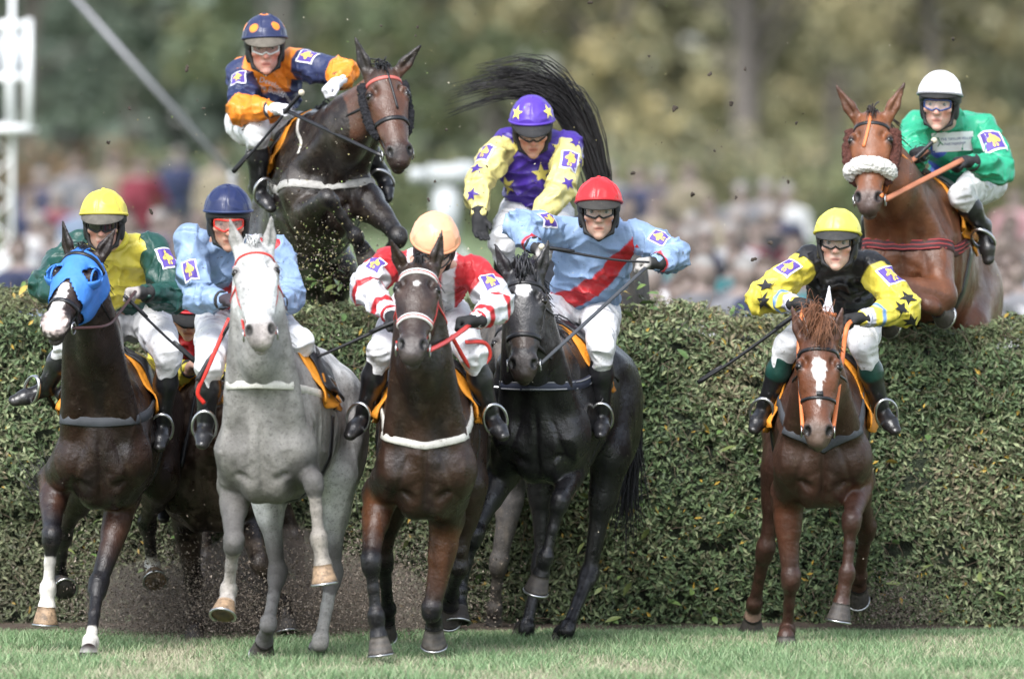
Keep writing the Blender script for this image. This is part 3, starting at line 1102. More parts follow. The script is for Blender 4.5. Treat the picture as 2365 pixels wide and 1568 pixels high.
def jockey(sp, I=None):
    rnd = np.random.default_rng(sp.get('seed', 3))
    hip = P(*sp['hip'])
    root = empty('person', hip * V(1, 1, 0) + V(0, 0, max(0, hip[2] - .5)))
    tag(root, sp['label'], 'jockey', 'jockeys riding the race')
    Hc = P(*sp['head'])
    ya, pi_, ro = R(sp.get('yaw', 0)), R(sp.get('nod', 0)), R(sp.get('tilt', 0))
    f = V(math.sin(ya) * math.cos(pi_), -math.cos(ya) * math.cos(pi_), -math.sin(pi_))
    l0 = V(math.cos(ya), math.sin(ya), 0)
    u0 = np.cross(l0, f) * -1
    if u0[2] < 0: u0 = -u0
    u = u0 * math.cos(ro) + l0 * math.sin(ro)
    l = l0 * math.cos(ro) - u0 * math.sin(ro)
    HS = sp.get('hs', 1.16)
    hh = lambda x, y, z: Hc + (l * x + f * y + u * z) * HS           # lateral, forward, up
    sh = [P(*q) for q in sp['sh']]
    nk = sp.get('neck')
    nk = P(*nk) if nk else lerp(sh[0], sh[1], .5) + V(0, .0, .03)
    el, wr = [], []
    for i in range(2):
        q = sp['el'][i]
        e = P(*q) if not isinstance(q[2], str) else depth_for(sh[i], q[0], q[1], .29, -1 if q[2] == '-' else 1)
        el.append(e)
        q = sp['wr'][i]
        wr.append(P(*q) if not isinstance(q[2], str) else depth_for(e, q[0], q[1], .255, -1 if q[2] == '-' else 1))
    kn = [P(*q) if q else None for q in sp['kn']]
    an = [P(*q) if q else None for q in sp['an']]
    to = [P(*q) if q else None for q in sp['toe']]
    tu = nz(nk - hip)
    tl = nz((sh[1] - sh[0]) - tu * ((sh[1] - sh[0]) @ tu))
    tf = np.cross(tu, tl) * -1
    if tf[1] > 0 and not sp.get('facing_away'): tf = -tf
    cols = sp['col']
    TL = np.linalg.norm(nk - hip)
    hips = [hip - tl * .09, hip + tl * .09]
    # ---------------- body (skin under everything): one continuous surface
    pts = np.array([Hc, hip, nk] + sh + el + wr + [p for p in kn + an if p is not None])
    B = Field(pts.min(0) - .22, pts.max(0) + .22, .0065)
    C, E = B.cap, B.ell
    hax = (l, f, u)
    C_ = lambda a_, ra, b_, rb, k=.02, sq=None, sub=False: C(a_, ra * HS, b_, rb * HS, k, sq, sub)
    E0 = lambda c_, r_, ax_, k=.02, sub=False: E(c_, r_ * HS, ax_, k, sub)
    E0(hh(0, -.005, .035), V(.074, .094, .092), hax, .02)
    C_(hh(0, .042, .0), .058, hh(0, .050, -.062), .042, .02)
    E0(hh(0, .018, -.050), V(.054, .064, .050), hax, .03)
    E0(hh(0, .080, -.098), V(.023, .020, .018), hax, .02)
    C_(hh(0, .092, .018), .010, hh(0, .116, -.024), .0135, .012)
    for s in (-1, 1):
        E0(hh(.011 * s, .104, -.027), V(.010, .011, .008), hax, .008)
        C_(hh(.012 * s, .090, .036), .012, hh(.045 * s, .078, .034), .011, .015)
        E0(hh(.044 * s, .068, -.014), V(.024, .024, .018), hax, .02)
        E0(hh(.033 * s, .098, .013), V(.017, .013, .012), hax, .010, True)
        E0(hh(.078 * s, -.005, -.005), V(.010, .020, .030), hax, .01)
        C_(hh(.0, .060, -.088), .021, hh(.046 * s, .01, -.062), .023, .02)
    C_(hh(-.019, .090, -.058), .0085, hh(.019, .090, -.058), .0085, .008)
    C_(hh(-.016, .088, -.072), .0085, hh(.016, .088, -.072), .0085, .008)
    C_(hh(-.024, .1005, -.0645), .0035, hh(.024, .1005, -.0645), .0035, .004, None, True)
    C(hh(0, -.015, -.06), .054, nk, .060, .03)
    C(hip, .135, lerp(hip, nk, .72), .145, .05, (tf, .68))
    for i in range(2):
        C(nk, .055, sh[i], .060, .03)
        C(sh[i], .060, el[i], .045, .03); C(el[i], .046, wr[i], .030, .02)
        if kn[i] is not None:
            C(hips[i], .095, kn[i], .062, .04)
            if an[i] is not None: C(kn[i], .060, an[i], .040, .03)
    v, q = B.mesh()
    skin = np.array(sp.get('skin', (.52, .30, .22)))
    c = np.tile(skin, (len(v), 1))
    loc = np.stack([(v - Hc) @ l, (v - Hc) @ f, (v - Hc) @ u], 1) / HS
    def blob(c, p, r, col, w):
        e = np.linalg.norm((loc - np.array(p)) / np.array(r), axis=1)
        return mixcol(c, smoothstep(1.1, .5, e) * w, col)
    for s in (-1, 1):
        c = blob(c, (.045 * s, .07, -.03), (.03, .04, .03), skin * V(1.15, .75, .72), .7)
        c = blob(c, (.033 * s, .090, .040), (.022, .02, .006), (.16, .10, .07), .55)
    c = blob(c, (0, .115, -.022), (.018, .025, .018), skin * V(1.12, .78, .75), .7)
    c = blob(c, (0, .095, -.0645), (.028, .02, .014), skin * V(.82, .48, .46), .85)
    c = blob(c, (0, .098, -.0645), (.023, .02, .0045), (.10, .03, .03), .8)
    c = blob(c, (0, .075, -.095), (.06, .05, .03), skin * V(.88, .84, .84), .4)
    hairm = (loc[:, 2] > .03) & (loc[:, 1] < .06)
    c[hairm] = (.05, .03, .02)
    body = make_mesh('body', v, q, SKIN, root, col=c)
    bvb = bvh_of(v, q)
    for s in (-1, 1):
        mb = MB()
        mb.ball(hh(.033 * s, .079, .012), .0145, None, 10, 8, col=(.36, .33, .31))
        mb.ball(hh(.033 * s, .0865, .012), .0088, None, 8, 6, col=(.03, .025, .02))
        mb.build('eye', EYEB, root, usecol=True)
    # ---------------- jacket
    pts = np.array([hip, nk] + sh)
    B = Field(pts.min(0) - .26, pts.max(0) + .26, .0075)
    C, E = B.cap, B.ell
    w0, w1 = sp.get('waist', .150), sp.get('chestw', .172)
    C(hip + tu * .06, w0, lerp(hip, nk, .70), w1, .05, (tf, sp.get('flatk', .70)))
    C(lerp(hip, nk, .55) + tf * .02, w1 * .9, lerp(hip, nk, .80), w1 * .86, .05, (tf, .70))
    for i in range(2):
        C(lerp(nk, sh[i], .25) - tu * .03, .072, lerp(nk, sh[i], .86), .074, .05)
        C(lerp(nk, sh[i], .9), .074, lerp(sh[i], el[i], .12), .070, .03)
    E(hip + tu * .03, V(.155, .115, .10), (tl, tf, tu), .04)
    C(nk - tu * .02, .082, nk + nz(Hc - nk) * .045, .070, .03)
    v, q = B.mesh()
    dirs = nz_rows(v - lerp(hip, nk, .5) - ((v - lerp(hip, nk, .5)) @ tu)[:, None] * tu[None])
    wp = v + (vnoise(v * 9)[:, None] - .5) * V(.10, .06, .10) + rnd.random(3) * 3
    la, up_ = (v - nk) @ tl, (v - nk) @ tu
    fo = vnoise(v * 6) * .5
    c1 = np.stack([la * 3.5 + up_ * 2 + fo, (v - nk) @ tf * 3, up_ * 11 + np.abs(la) * 7 + fo], 1)
    c2 = np.stack([la * 9 - up_ * 6 + fo, (v - nk) @ tf * 4, up_ * 9 + la * 5], 1)
    v = v + dirs * (ridged(c1 + rnd.random(3) * 9, 1) ** 2.0 * .034 + ridged(c2 + rnd.random(3) * 9, 1) ** 2.2 * .022 - .015)[:, None]
    loc = np.stack([(v - nk) @ tl, (v - nk) @ tf, (v - nk) @ tu / TL], 1)    # lateral m, front m, -1..0 down the torso
    jc = np.tile(np.array(cols['jacket'], float), (len(v), 1))
    if 'jacket_fn' in sp: jc = sp['jacket_fn'](jc, loc, v)
    jm = sp.get('jmat', SILK)
    jacket = make_mesh('jacket', v, q, jm, root, col=jc)
    bvj = bvh_of(v, q)
    # collar
    mbc = MB()
    cpts = []
    for k in range(16):
        t = 2 * math.pi * k / 16
        cpts.append(nk + nz(Hc - nk) * .05 + tl * math.cos(t) * .072 + tf * math.sin(t) * .072)
    mbc.tube(cpts, .016, 8, closed=True)
    mbc.build('collar', mat('collar_%s' % sp.get('collar', 'black'), {'black': (.012, .012, .013), 'blue': (.30, .45, .66), 'yellow': (.72, .62, .06), 'red': (.5, .02, .03), 'green': (.02, .30, .17), 'navy': (.02, .025, .07), 'purple': (.06, .03, .22)}[sp.get('collar', 'black')], .6), root)
    # ---------------- sleeves and gloves
    bsl = []
    for i in range(2):
        pts = np.array([sh[i], el[i], wr[i]])
        B = Field(pts.min(0) - .12, pts.max(0) + .12, .007)
        ad = nz(el[i] - sh[i]); fd = nz(wr[i] - el[i])
        B.cap(sh[i] - ad * .02, .086, lerp(sh[i], el[i], .55), .079, .03)
        B.cap(lerp(sh[i], el[i], .5), .079, el[i], .072, .03)
        B.cap(el[i], .074, lerp(el[i], wr[i], .55), .063, .03)
        B.cap(lerp(el[i], wr[i], .5), .063, wr[i] - fd * .015, .040, .02)
        v, q = B.mesh()
        d, s = chain_param(v, [sh[i], el[i], wr[i]])
        cen = np.where((s < 1)[:, None], sh[i] + (el[i] - sh[i]) * s[:, None], el[i] + (wr[i] - el[i]) * (s - 1)[:, None])
        dr = nz_rows(v - cen)
        ph = rnd.random() * 6
        wv = np.abs(vnoise(np.stack([s * 9 + ph, dr[:, 0] * 1.6 + 5, dr[:, 2] * 1.6 + 5], 1)) - .5)
        wp = v + (vnoise(v * 10)[:, None] - .5) * .08 + rnd.random(3) * 3
        v = v + dr * (((.42 - wv * 1.9) * .010 + (ridged(np.stack([s * 3.6 + dr[:, 0] * 1.4 + ph, dr[:, 0] * .9 + 9, dr[:, 2] * .9 + 4], 1), 1) ** 2 - .25) * .016) * np.clip(1.4 - np.abs(s - 1) * .7, .5, 1.4))[:, None]
        sc = np.tile(np.array(cols['sleeve'], float), (len(v), 1))
        if 'sleeve_fn' in sp: sc = sp['sleeve_fn'](sc, s, v, i, dr)
        sl = make_mesh('sleeve', v, q, jm, root, col=sc)
        bs_ = bvh_of(v, q)
        bsl.append((sl, bs_))
        pt = sp.get('patch', [None, None])[i]
        if pt:
            cpt = lerp(sh[i], el[i], pt[0])
            out = nz(V(*pt[1]))
            out = nz(out - ad * (out @ ad))
            sponsor_patch(bs_, sl, cpt, out, -ad, pt[2] if len(pt) > 2 else .11, pt[3] if len(pt) > 3 else .14)
        # cuff and glove
        hdir = nz(V(*sp['hdir'][i])) if sp.get('hdir', [None, None])[i] else fd
        curl = sp.get('curl', (1, 1))[i]
        B = Field(wr[i] - .19, wr[i] + .19, .005)
        hand_shape(B, wr[i], hdir, V(*sp.get('hdn', ((0, -.25, -1), (0, -.25, -1)))[i]), -1 if i == 0 else 1, curl, sp.get('gs', 1.08))
        v, q = B.mesh()
        gc = np.tile(np.array(cols.get('glove', (.015, .015, .017)), float), (len(v), 1))
        if 'glove2' in cols:
            w = smoothstep(.045, .02, (v - wr[i]) @ hdir)
            gc = mixcol(gc, w, cols['glove2'])
        gl = make_mesh('glove', v, q, GLOVE, root, col=gc)
        mb = MB()
        ring = [wr[i] - fd * .028 + (np.cross(fd, nz(np.cross(fd, V(.3, .2, 1)))) * math.cos(t) + nz(np.cross(fd, V(.3, .2, 1))) * math.sin(t)) * .0425 for t in np.linspace(0, 2 * math.pi, 14, endpoint=False)]
        mb.tube(ring, .0095, 8, closed=True)
        mb.build('wristband', mat('wristband_%s' % str(cols.get('cuff', (.02, .02, .02))), cols.get('cuff', (.02, .02, .02)), .7), root)
    # ---------------- breeches
    pts = np.array([hip] + [p for p in kn if p is not None] + [lerp(kn[i], an[i], .3) for i in range(2) if kn[i] is not None])
    B = Field(pts.min(0) - .2, pts.max(0) + .2, .008)
    B.ell(hip, V(.160, .120, .115), (tl, tf, tu), .04)
    for i in range(2):
        if kn[i] is None: continue
        B.cap(hips[i], .112, lerp(hips[i], kn[i], .5), .095, .05)
        B.cap(lerp(hips[i], kn[i], .5), .095, kn[i], .073, .03)
        if an[i] is not None: B.cap(kn[i], .073, lerp(kn[i], an[i], .30), .056, .02)
    v, q = B.mesh()
    v = v + nz_rows(v - hip) * ((ridged(v + (vnoise(v * 9)[:, None] - .5) * .06, 14) - .3) * .020)[:, None]
    make_mesh('breeches', v, q, BREECH, root, col=np.tile(np.array(cols.get('breeches', (.72, .72, .74)), float), (len(v), 1)))
    # ---------------- boots and stirrups
    for i in range(2):
        if kn[i] is None or an[i] is None: continue
        sd = nz(an[i] - kn[i])
        td = nz(to[i] - an[i])
        pts = np.array([kn[i], an[i], to[i]])
        B = Field(pts.min(0) - .12, pts.max(0) + .12, .007)
        top = lerp(kn[i], an[i], .22)
        B.cap(top, .060, lerp(kn[i], an[i], .45), .062, .02)
        B.cap(lerp(kn[i], an[i], .45), .062, an[i], .044, .03)
        B.cap(an[i], .046, an[i] + sd * .045 - td * .03, .038, .02)
        foot = an[i] + sd * .045
        B.cap(foot - td * .03, .040, foot + td * .10, .043, .025, (sd, .8))
        B.cap(foot + td * .10, .043, foot + td * .165, .034, .02, (sd, .75))
        v, q = B.mesh()
        bc = np.tile(np.array(cols.get('boot', (.014, .014, .016)), float), (len(v), 1))
        if 'boot_top' in cols:
            d, s = chain_param(v, [kn[i], an[i]])
            bc = mixcol(bc, smoothstep(.56, .52, s), cols['boot_top'])
        bc = mixcol(bc, smoothstep(.02, .05, (v - foot) @ sd - .0) * .8, (.02, .018, .016))
        bo = make_mesh('boot', v, q, BOOT, root, col=bc)
        if I is not None and sp.get('stirrup', (1, 1))[i]:
            # stirrup iron round the ball of the foot, hung from its leather
            c0 = foot + td * .085
            upv = -sd
            side = nz(np.cross(td, upv))
            pr = []
            for k in range(22):
                t = k / 21
                an_ = R(-215 + 250 * t + 0)
                x, y = .064 * math.cos(an_), .078 * math.sin(an_)
                pr.append((x, y))
            ring = [c0 + side * .062 * math.cos(t) + upv * (.045 + .085 * max(-.6, math.sin(t))) for t in np.linspace(0, 2 * math.pi, 26, endpoint=False)]
            m2 = MB(); m2.tube(ring, .0075, 6, closed=True, flat=(td, 1.5))
            st = m2.build('stirrup_iron', STEEL, I['root'])
            s_ = -1 if i == 0 else 1
            top_ = I['T'](-.42, .30 * s_, .28)
            m3 = MB(); m3.strap([c0 + upv * .13, lerp(c0 + upv * .13, top_, .5), top_], [side * (1 if (side @ I['Y']) * s_ > 0 else -1)] * 3, .024, .004)
            m3.build('stirrup_leather', BLACK_LEATHER, I['root'])
    # ---------------- helmet
    hc = hh(0, -.006, .045)
    B = Field(hc - .2, hc + .2, .006)
    B.ell(hc, V(.106, .128, .118) * HS, hax, .01)
    B.cut(hh(0, 0, .046), nz(-u + f * .20))
    v, q = B.mesh()
    loc = np.stack([(v - hc) @ l, (v - hc) @ f, (v - hc) @ u], 1) / HS
    seam = np.abs(np.sin(np.arctan2(loc[:, 0], loc[:, 1]) * 3 + .5))
    v = v + nz_rows(v - hc) * ((ridged(v + vnoise(v * 12)[:, None] * .03, 20) - .35) * sp.get('cap_wrinkle', .006) - .004 * np.exp(-(seam / .10) ** 2) * (loc[:, 2] < .112))[:, None]
    cc = np.tile(np.array(cols['cap'], float), (len(v), 1))
    if 'cap_fn' in sp: cc = sp['cap_fn'](cc, loc, v)
    cap = make_mesh('cap', v, q, CAPM, root, col=cc)
    bvc = bvh_of(v, q)
    mb = MB()
    ring = [hh(.1065 * math.cos(t), -.006 + .1275 * math.sin(t), .048 + .0255 * math.sin(t)) for t in np.linspace(0, 2 * math.pi, 32, endpoint=False)]
    mb.tube(ring, .0075, 6, closed=True)
    mb.build('cap_hem', mat('hem_%s' % str(cols.get('hem', cols['cap'])), cols.get('hem', cols['cap']), .5), cap)
    if sp.get('button', True):
        MB().ball(hc + u * .119 * HS, V(.012, .012, .006), hax).build('cap_button', mat('hem_%s' % str(cols['cap']), cols['cap'], .5), cap)
    # peak: curved brim sheet
    if sp.get('peak', True):
        vs, fs = [], []
        na, nr = 18, 5
        PL = sp.get('peak_len', .055)
        for lay in (0, 1):
            for j in range(nr):
                for i in range(na):
                    t = R(-66 + 132 * i / (na - 1))
                    ed = math.cos(t * 1.25) ** .6 if abs(t * 1.25) < math.pi / 2 else 0
                    e = j / (nr - 1) * PL * max(ed, .12)
                    x = (.101 + e * .35) * math.sin(t)
                    y = (.120 + e) * math.cos(t) - .006
                    z = .048 + .0255 * math.cos(t) - e * sp.get('peak_drop', .80) - (.004 if lay else 0)
                    vs.append(hh(x, y, z))
        ofs = na * nr
        for j in range(nr - 1):
            for i in range(na - 1):
                a_ = j * na + i
                fs.append((a_, a_ + 1, a_ + na + 1, a_ + na))
                fs.append((ofs + a_, ofs + a_ + na, ofs + a_ + na + 1, ofs + a_ + 1))
        rim = [(nr - 1) * na + i for i in range(na)]
        for i in range(na - 1):
            fs.append((rim[i], rim[i + 1], ofs + rim[i + 1], ofs + rim[i]))
        pc = np.tile(np.array(cols.get('peak', (.03, .028, .025)), float), (len(vs), 1))
        make_mesh('peak', np.array(vs), fs, PEAKM, root, col=pc)
    # harness: inner helmet rim, ear pads, chin strap
    B = Field(hc - .22, hc + .2, .007)
    B.ell(hh(0, -.008, .034), V(.100, .121, .060) * HS, hax, .01)
    B.cut(hh(0, .070, .03), nz(f * .35 - u * .9))
    for s in (-1, 1):
        B.ell(hh(.079, -.008, -.022) if s > 0 else hh(-.079, -.008, -.022), V(.016, .042, .050) * HS, hax, .015)
        B.cap(hh(.080 * s, .018, .0), .013, hh(.060 * s, .040, -.085), .011, .01)
        B.cap(hh(.060 * s, .040, -.085), .011, hh(0, .055, -.118), .010, .01)
    v, q = B.mesh()
    make_mesh('harness', v, q, HARN, root)
    # goggles
    gm = {'clear': LENS, 'dark': LENSD, 'tint': LENSR}[sp.get('goggles', 'clear')]
    out, nb = [], 26
    def gpt(x, z, off):
        # wrap on an ellipse round the face
        t = x / .085
        return hh(.080 * math.sin(t), .006 + (.092 + off) * math.cos(t), z)
    rows = []
    vs, fs = [], []
    nx, nz_ = 16, 6
    for j in range(nz_ + 1):
        for i in range(nx + 1):
            x = (i / nx - .5) * .152
            top, bot = .036, -.014 + .016 * math.exp(-(x / .012) ** 2) - .004 * math.cos(x * 60)
            ex_ = abs(x) / .076
            top -= .010 * ex_ ** 4; bot += .012 * ex_ ** 4
            z = lerp(bot, top, j / nz_)
            vs.append(gpt(x, z, .026 * (1 - .3 * ex_)))
    for j in range(nz_):
        for i in range(nx):
            a_ = j * (nx + 1) + i
            fs.append((a_, a_ + 1, a_ + nx + 2, a_ + nx + 1))
    go = make_mesh('goggles', np.array(vs), fs, gm, root)
    border = [i for i in range(nx + 1)] + [j * (nx + 1) + nx for j in range(1, nz_ + 1)] + [nz_ * (nx + 1) + i for i in range(nx - 1, -1, -1)] + [j * (nx + 1) for j in range(nz_ - 1, 0, -1)]
    MB().tube([vs[b] for b in border], .0052, 6, closed=True).build('goggle_frame', mat('gframe_%s' % sp.get('gframe', 'black'), {'black': (.012, .012, .012), 'red': (.62, .03, .02), 'white': (.7, .7, .68), 'blue': (.03, .06, .2)}[sp.get('gframe', 'black')], .4), go)
    mb = MB()
    for s in (-1, 1):
        mb.strap([hh(.074 * s, .055, .012), hh(.092 * s, .01, .016), hh(.096 * s, -.05, .02)], [l * s] * 3, .03, .004)
    mb.build('goggle_strap', HARN, go)
    return dict(root=root, jacket=jacket, bvj=bvj, sleeves=bsl, cap=cap, bvc=bvc, bvb=bvb, sh=sh, el=el, wr=wr, tl=tl, tf=tf, tu=tu, nk=nk, hip=hip, hc=hc, l=l, f=f, u=u, hh=hh, sp=sp, TL=TL)

def nz_rows(a):
    return a / (np.linalg.norm(a, axis=1, keepdims=True) + 1e-9)

def rein(I, J, which, m, sag=.03, w=.008, bit=None, via=None):
    """leather rein from the bit ring to the hand"""
    b = I['bits'][which if bit is None else bit]
    e = J['wr'][which] + nz(J['wr'][which] - J['el'][which]) * .07
    pts = [b] + ([P(*q) for q in via] if via else [lerp(b, e, .5) - V(0, 0, sag)]) + [e]
    pts = smooth_path(pts, 6)
    MB().tube(pts, w, 6, flat=(V(0, -1, .2), .4)).build('rein', m, I['root'])

def whip(label, a, b, r0=.010, r1=.005, flap=True, knob=None):
    a, b = np.asarray(a), np.asarray(b)
    root = empty('riding_whip', lerp(a, b, .5))
    tag(root, label, 'whip', 'whips held by the jockeys')
    d = nz(b - a)
    L = np.linalg.norm(b - a)
    sag = V(0, 0, -.012)
    MB().tube(smooth_path([a, lerp(a, b, .35) + sag * .8, lerp(a, b, .7) + sag, b], 5), [lerp(r0, r1, k / 15) for k in range(16)], 8).build('shaft', WHIPM, root)
    MB().tube([a - d * .02, a, a + d * .12, a + d * .15], [r0 * 1.2, r0 * 1.35, r0 * 1.25, r0], 8).build('handle', BLACK_LEATHER, root)
    if knob: MB().ball(a - d * .025, r0 * 2.0, None, 10, 8).build('end_cap', WHIPH, root)
    if flap:
        MB().tube([b - d * .16, b - d * .12, b - d * .02, b], [r1, .013, .014, .012], 6, flat=(V(0, -1, 0), .5)).build('flap', BLACK_LEATHER, root)
    return root
# ------------------------------------------------------------------ ground, grass
def ground_z(x, y):
    t = min(max((y - 24) / 60, 0), 1)
    return .75 * t * t * (3 - 2 * t)
def build_ground():
    xs = [-400, -120, -40, -12, -4, 0, 4, 12, 40, 120, 400]
    ys = [-90, -20, 0, 3, 6, 14, 24, 34, 44, 54, 64, 74, 84, 110, 160, 300, 700]
    vs = [V(x, y, ground_z(x, y)) for y in ys for x in xs]
    n = len(xs)
    fs = [(j * n + i, j * n + i + 1, (j + 1) * n + i + 1, (j + 1) * n + i) for j in range(len(ys) - 1) for i in range(n - 1)]
    m = mat('turf', (.12, .17, .07), .9, var=.3, vscale=3.0, var2=((.20, .20, .12), 1.2, .5, .75), bump=.02, bscale=40)
    tag(make_mesh('ground', np.array(vs), fs, m, None, V(0, 0, 0)), kind='structure')
build_ground()

def blades(name, N, x0, x1, y0, y1, hmin, hmax, cols, seed, label):
    r = np.random.default_rng(seed)
    x = r.uniform(x0, x1, N); y = r.uniform(y0, y1, N)
    far = np.arange(N) > N * .72
    x[far] = r.uniform(-6.5, 6.5, far.sum()); y[far] = r.uniform(-7.5, 3.2, far.sum())
    dens = vnoise(np.stack([x * 1.7, y * 1.7, np.zeros(N)], 1)) * .6 + vnoise(np.stack([x * 5, y * 5, np.ones(N)], 1)) * .4
    h = r.uniform(hmin, hmax, N) * (.55 + .8 * dens) * (1 - .55 * smoothstep(1.6, 3.0, y)) * (1 + .25 * smoothstep(1.2, -.6, y))
    a = r.uniform(0, 6.283, N)
    w = r.uniform(.0018, .0040, N)
    lean = r.normal(0, .45, (N, 2)) * h[:, None]
    px, py = np.cos(a) * w, np.sin(a) * w
    z = np.zeros(N)
    b0 = np.stack([x - px, y - py, z - .004], 1); b1 = np.stack([x + px, y + py, z - .004], 1)
    m0 = np.stack([x - px * .8 + lean[:, 0] * .35, y - py * .8 + lean[:, 1] * .35, h * .6], 1)
    m1 = np.stack([x + px * .8 + lean[:, 0] * .35, y + py * .8 + lean[:, 1] * .35, h * .6], 1)
    t = np.stack([x + lean[:, 0], y + lean[:, 1], h], 1)
    v = np.stack([b0, b1, m1, m0, t], 1).reshape(-1, 3)
    i = np.arange(N) * 5
    f = np.concatenate([np.stack([i, i + 1, i + 2], 1), np.stack([i, i + 2, i + 3], 1), np.stack([i + 3, i + 2, i + 4], 1)])
    cols = np.array(cols)
    k = np.clip((dens * 1.3 - .25) + r.normal(0, .22, N), 0, .999)
    c = cols[(k * len(cols)).astype(int)] * r.uniform(.75, 1.25, (N, 1))
    o = make_mesh(name, v, f, mat('grass_blade', vcol=True, rough=.55, spec=.3), None, V(0, 0, 0), col=np.repeat(c, 5, 0))
    tag(o, label, 'grass', kind='stuff')
blades('grass', 255000, -3.6, 3.6, -2.4, 3.2, .03, .085, [(.38, .36, .25), (.25, .33, .17), (.16, .26, .12), (.20, .30, .15), (.12, .22, .095), (.26, .33, .19)], 5, 'short pale green turf along the foot of the hedge')

# ------------------------------------------------------------------ hedge
HY0, HY1 = 3.25, 4.15
def hedge_top(x):
    return 1.80 - .026 * (x + 2.6) + .03 * math.sin(x * 2.1) - .02 * math.sin(x * 5.3 + 1)
def build_hedge():
    r = np.random.default_rng(21)
    root = empty('hedge', V(0, (HY0 + HY1) / 2, 0))
    tag(root, 'clipped dark green hedge across the course that the horses jump', 'hedge')
    X0, X1 = -4.2, 4.2
    # dark woody heart
    nx = 60
    vs, fs = [], []
    prof = [(HY0 + .10, 0), (HY0 + .06, .5), (HY0 + .08, 1.0), (HY0 + .16, .94, 1), (HY1 - .16, .94, 1), (HY1 - .08, 1.0), (HY1 - .06, .5), (HY1 - .10, 0)]
    zfr = [0, .5, .90, .955, .955, .90, .5, 0]
    for i in range(nx + 1):
        x = lerp(X0, X1, i / nx)
        for k, pr in enumerate(prof):
            vs.append(V(x, pr[0] + .03 * math.sin(i * 1.3 + k), hedge_top(x) * zfr[k] - .03 * (k in (3, 4)) + .02 * math.sin(i * 2.1 + k * 2)))
    for i in range(nx):
        for k in range(7):
            fs.append((i * 8 + k, i * 8 + k + 1, (i + 1) * 8 + k + 1, (i + 1) * 8 + k))
    fs += [tuple(range(8)), tuple(nx * 8 + k for k in range(7, -1, -1))]
    make_mesh('heart', np.array(vs), fs, mat('hedge_heart', (.020, .028, .015), .95, var=.5, vscale=25, bump=.03, bscale=40), root)
    # leaves
    def scatter(N, near):
        u = r.random(N)
        x = r.uniform(X0, X1, N)
        topz = np.array([hedge_top(q) for q in x])
        face = r.choice(3, N, p=[.70, .24, .06])
        z = np.where(face == 1, topz - np.abs(r.normal(0, .05, N)) + .03, r.random(N) ** .9 * topz)
        dep = np.abs(r.normal(0, .07, N))
        bulge = (vnoise(np.stack([x * 2.2, z * 2.2, np.zeros(N)], 1)) - .42) * .18 + (vnoise(np.stack([x * 7, z * 7, np.ones(N)], 1)) - .5) * .07
        rnd_edge = .14 * np.clip((z / topz - .90) / .10, 0, 1) ** 2
        y = np.where(face == 0, np.minimum(HY0 + dep - bulge + rnd_edge - .02, HY0 + .035 + rnd_edge + .03 * r.random(N)), np.where(face == 1, r.uniform(HY0 + .05, HY1, N), HY1 - dep))
        nrm = np.where((face == 0)[:, None], V(0, -1, .35), np.where((face == 1)[:, None], V(0, -.35, 1), V(0, 1, .3)))
        return x, y, z, nrm, topz
    N = 165000
    x, y, z, nrm, topz = scatter(N, 0)
    keep = vnoise(np.stack([x * 11, z * 11, y * 6], 1)) > .20
    x, y, z, nrm, topz = x[keep], y[keep], z[keep], nrm[keep], topz[keep]
    N = len(x)
    z = z + smoothstep(.82, 1.0, z / topz) * ((vnoise(np.stack([x * 4, y * 4, x * 0], 1)) - .5) * .10 + (vnoise(np.stack([x * 13, y * 9, x * 0 + 3], 1)) - .5) * .08)
    p = np.stack([x, y, z], 1)
    n = nz_rows(nrm + r.normal(0, .45, (N, 3)))
    d = nz_rows(np.cross(n, r.normal(0, 1, (N, 3))) + V(0, 0, -.15))
    s = np.cross(n, d)
    L = r.uniform(.011, .028, N)[:, None]
    wv = L * r.uniform(.28, .42, N)[:, None]
    cup = n * L * .18
    v = np.stack([p - d * L, p - d * L * .1 + s * wv + cup, p + d * L, p - d * L * .1 - s * wv + cup], 1).reshape(-1, 3)
    i = np.arange(N) * 4
    f = np.concatenate([np.stack([i, i + 1, i + 2], 1), np.stack([i, i + 2, i + 3], 1)])
    pal = np.array([(.026, .044, .019), (.046, .074, .031), (.070, .105, .045), (.105, .140, .065), (.070, .074, .038), (.19, .215, .115), (.17, .145, .09)])
    kk = np.clip(vnoise(np.stack([x * 1.6, z * 2.2, y], 1)) * .6 + r.random(N) * .62 - .12, 0, .999)
    c = pal[(kk * 7).astype(int)] * r.uniform(.85, 1.6, (N, 1))
    yel = r.random(N) < .012
    c[yel] = (.42, .28, .05)
    # top is drier, the worn left part browner, the foot dusted with soil
    c = mixcol(c, smoothstep(.90, 1.0, z / topz) * .55 * vnoise(np.stack([x * 3, y * 3, z], 1)), (.17, .15, .075))
    worn = smoothstep(1.1, .2, z) * smoothstep(.9, -.5, x) * (.35 + .5 * vnoise(np.stack([x * 3, z * 3, y], 1)))
    c = mixcol(c, worn, (.085, .070, .050))
    lm = mat('hedge_leaf', vcol=True, rough=.55, spec=.35, var=.2, vscale=50)
    o = make_mesh('foliage', v, f, lm, root, col=np.repeat(c, 4, 0), smooth=False)
    o['kind'] = 'stuff'
    # twigs
    mb = MB()
    for k in range(2600):
        xx = r.uniform(X0, X1); zz = r.random() * hedge_top(xx)
        q = V(xx, HY0 + r.uniform(-.02, .08), zz)
        if r.random() < .25: q = V(xx, r.uniform(HY0, HY1), hedge_top(xx) - .05)
        dd = nz(V(r.normal(0, .7), r.normal(-.35, .3), r.normal(.5, .6)))
        LL = r.uniform(.06, .20)
        b = q + dd * LL * .5 + r.normal(0, .01, 3)
        mb.tube([q, b, q + dd * LL], [.0028, .0022, .0012], 3)
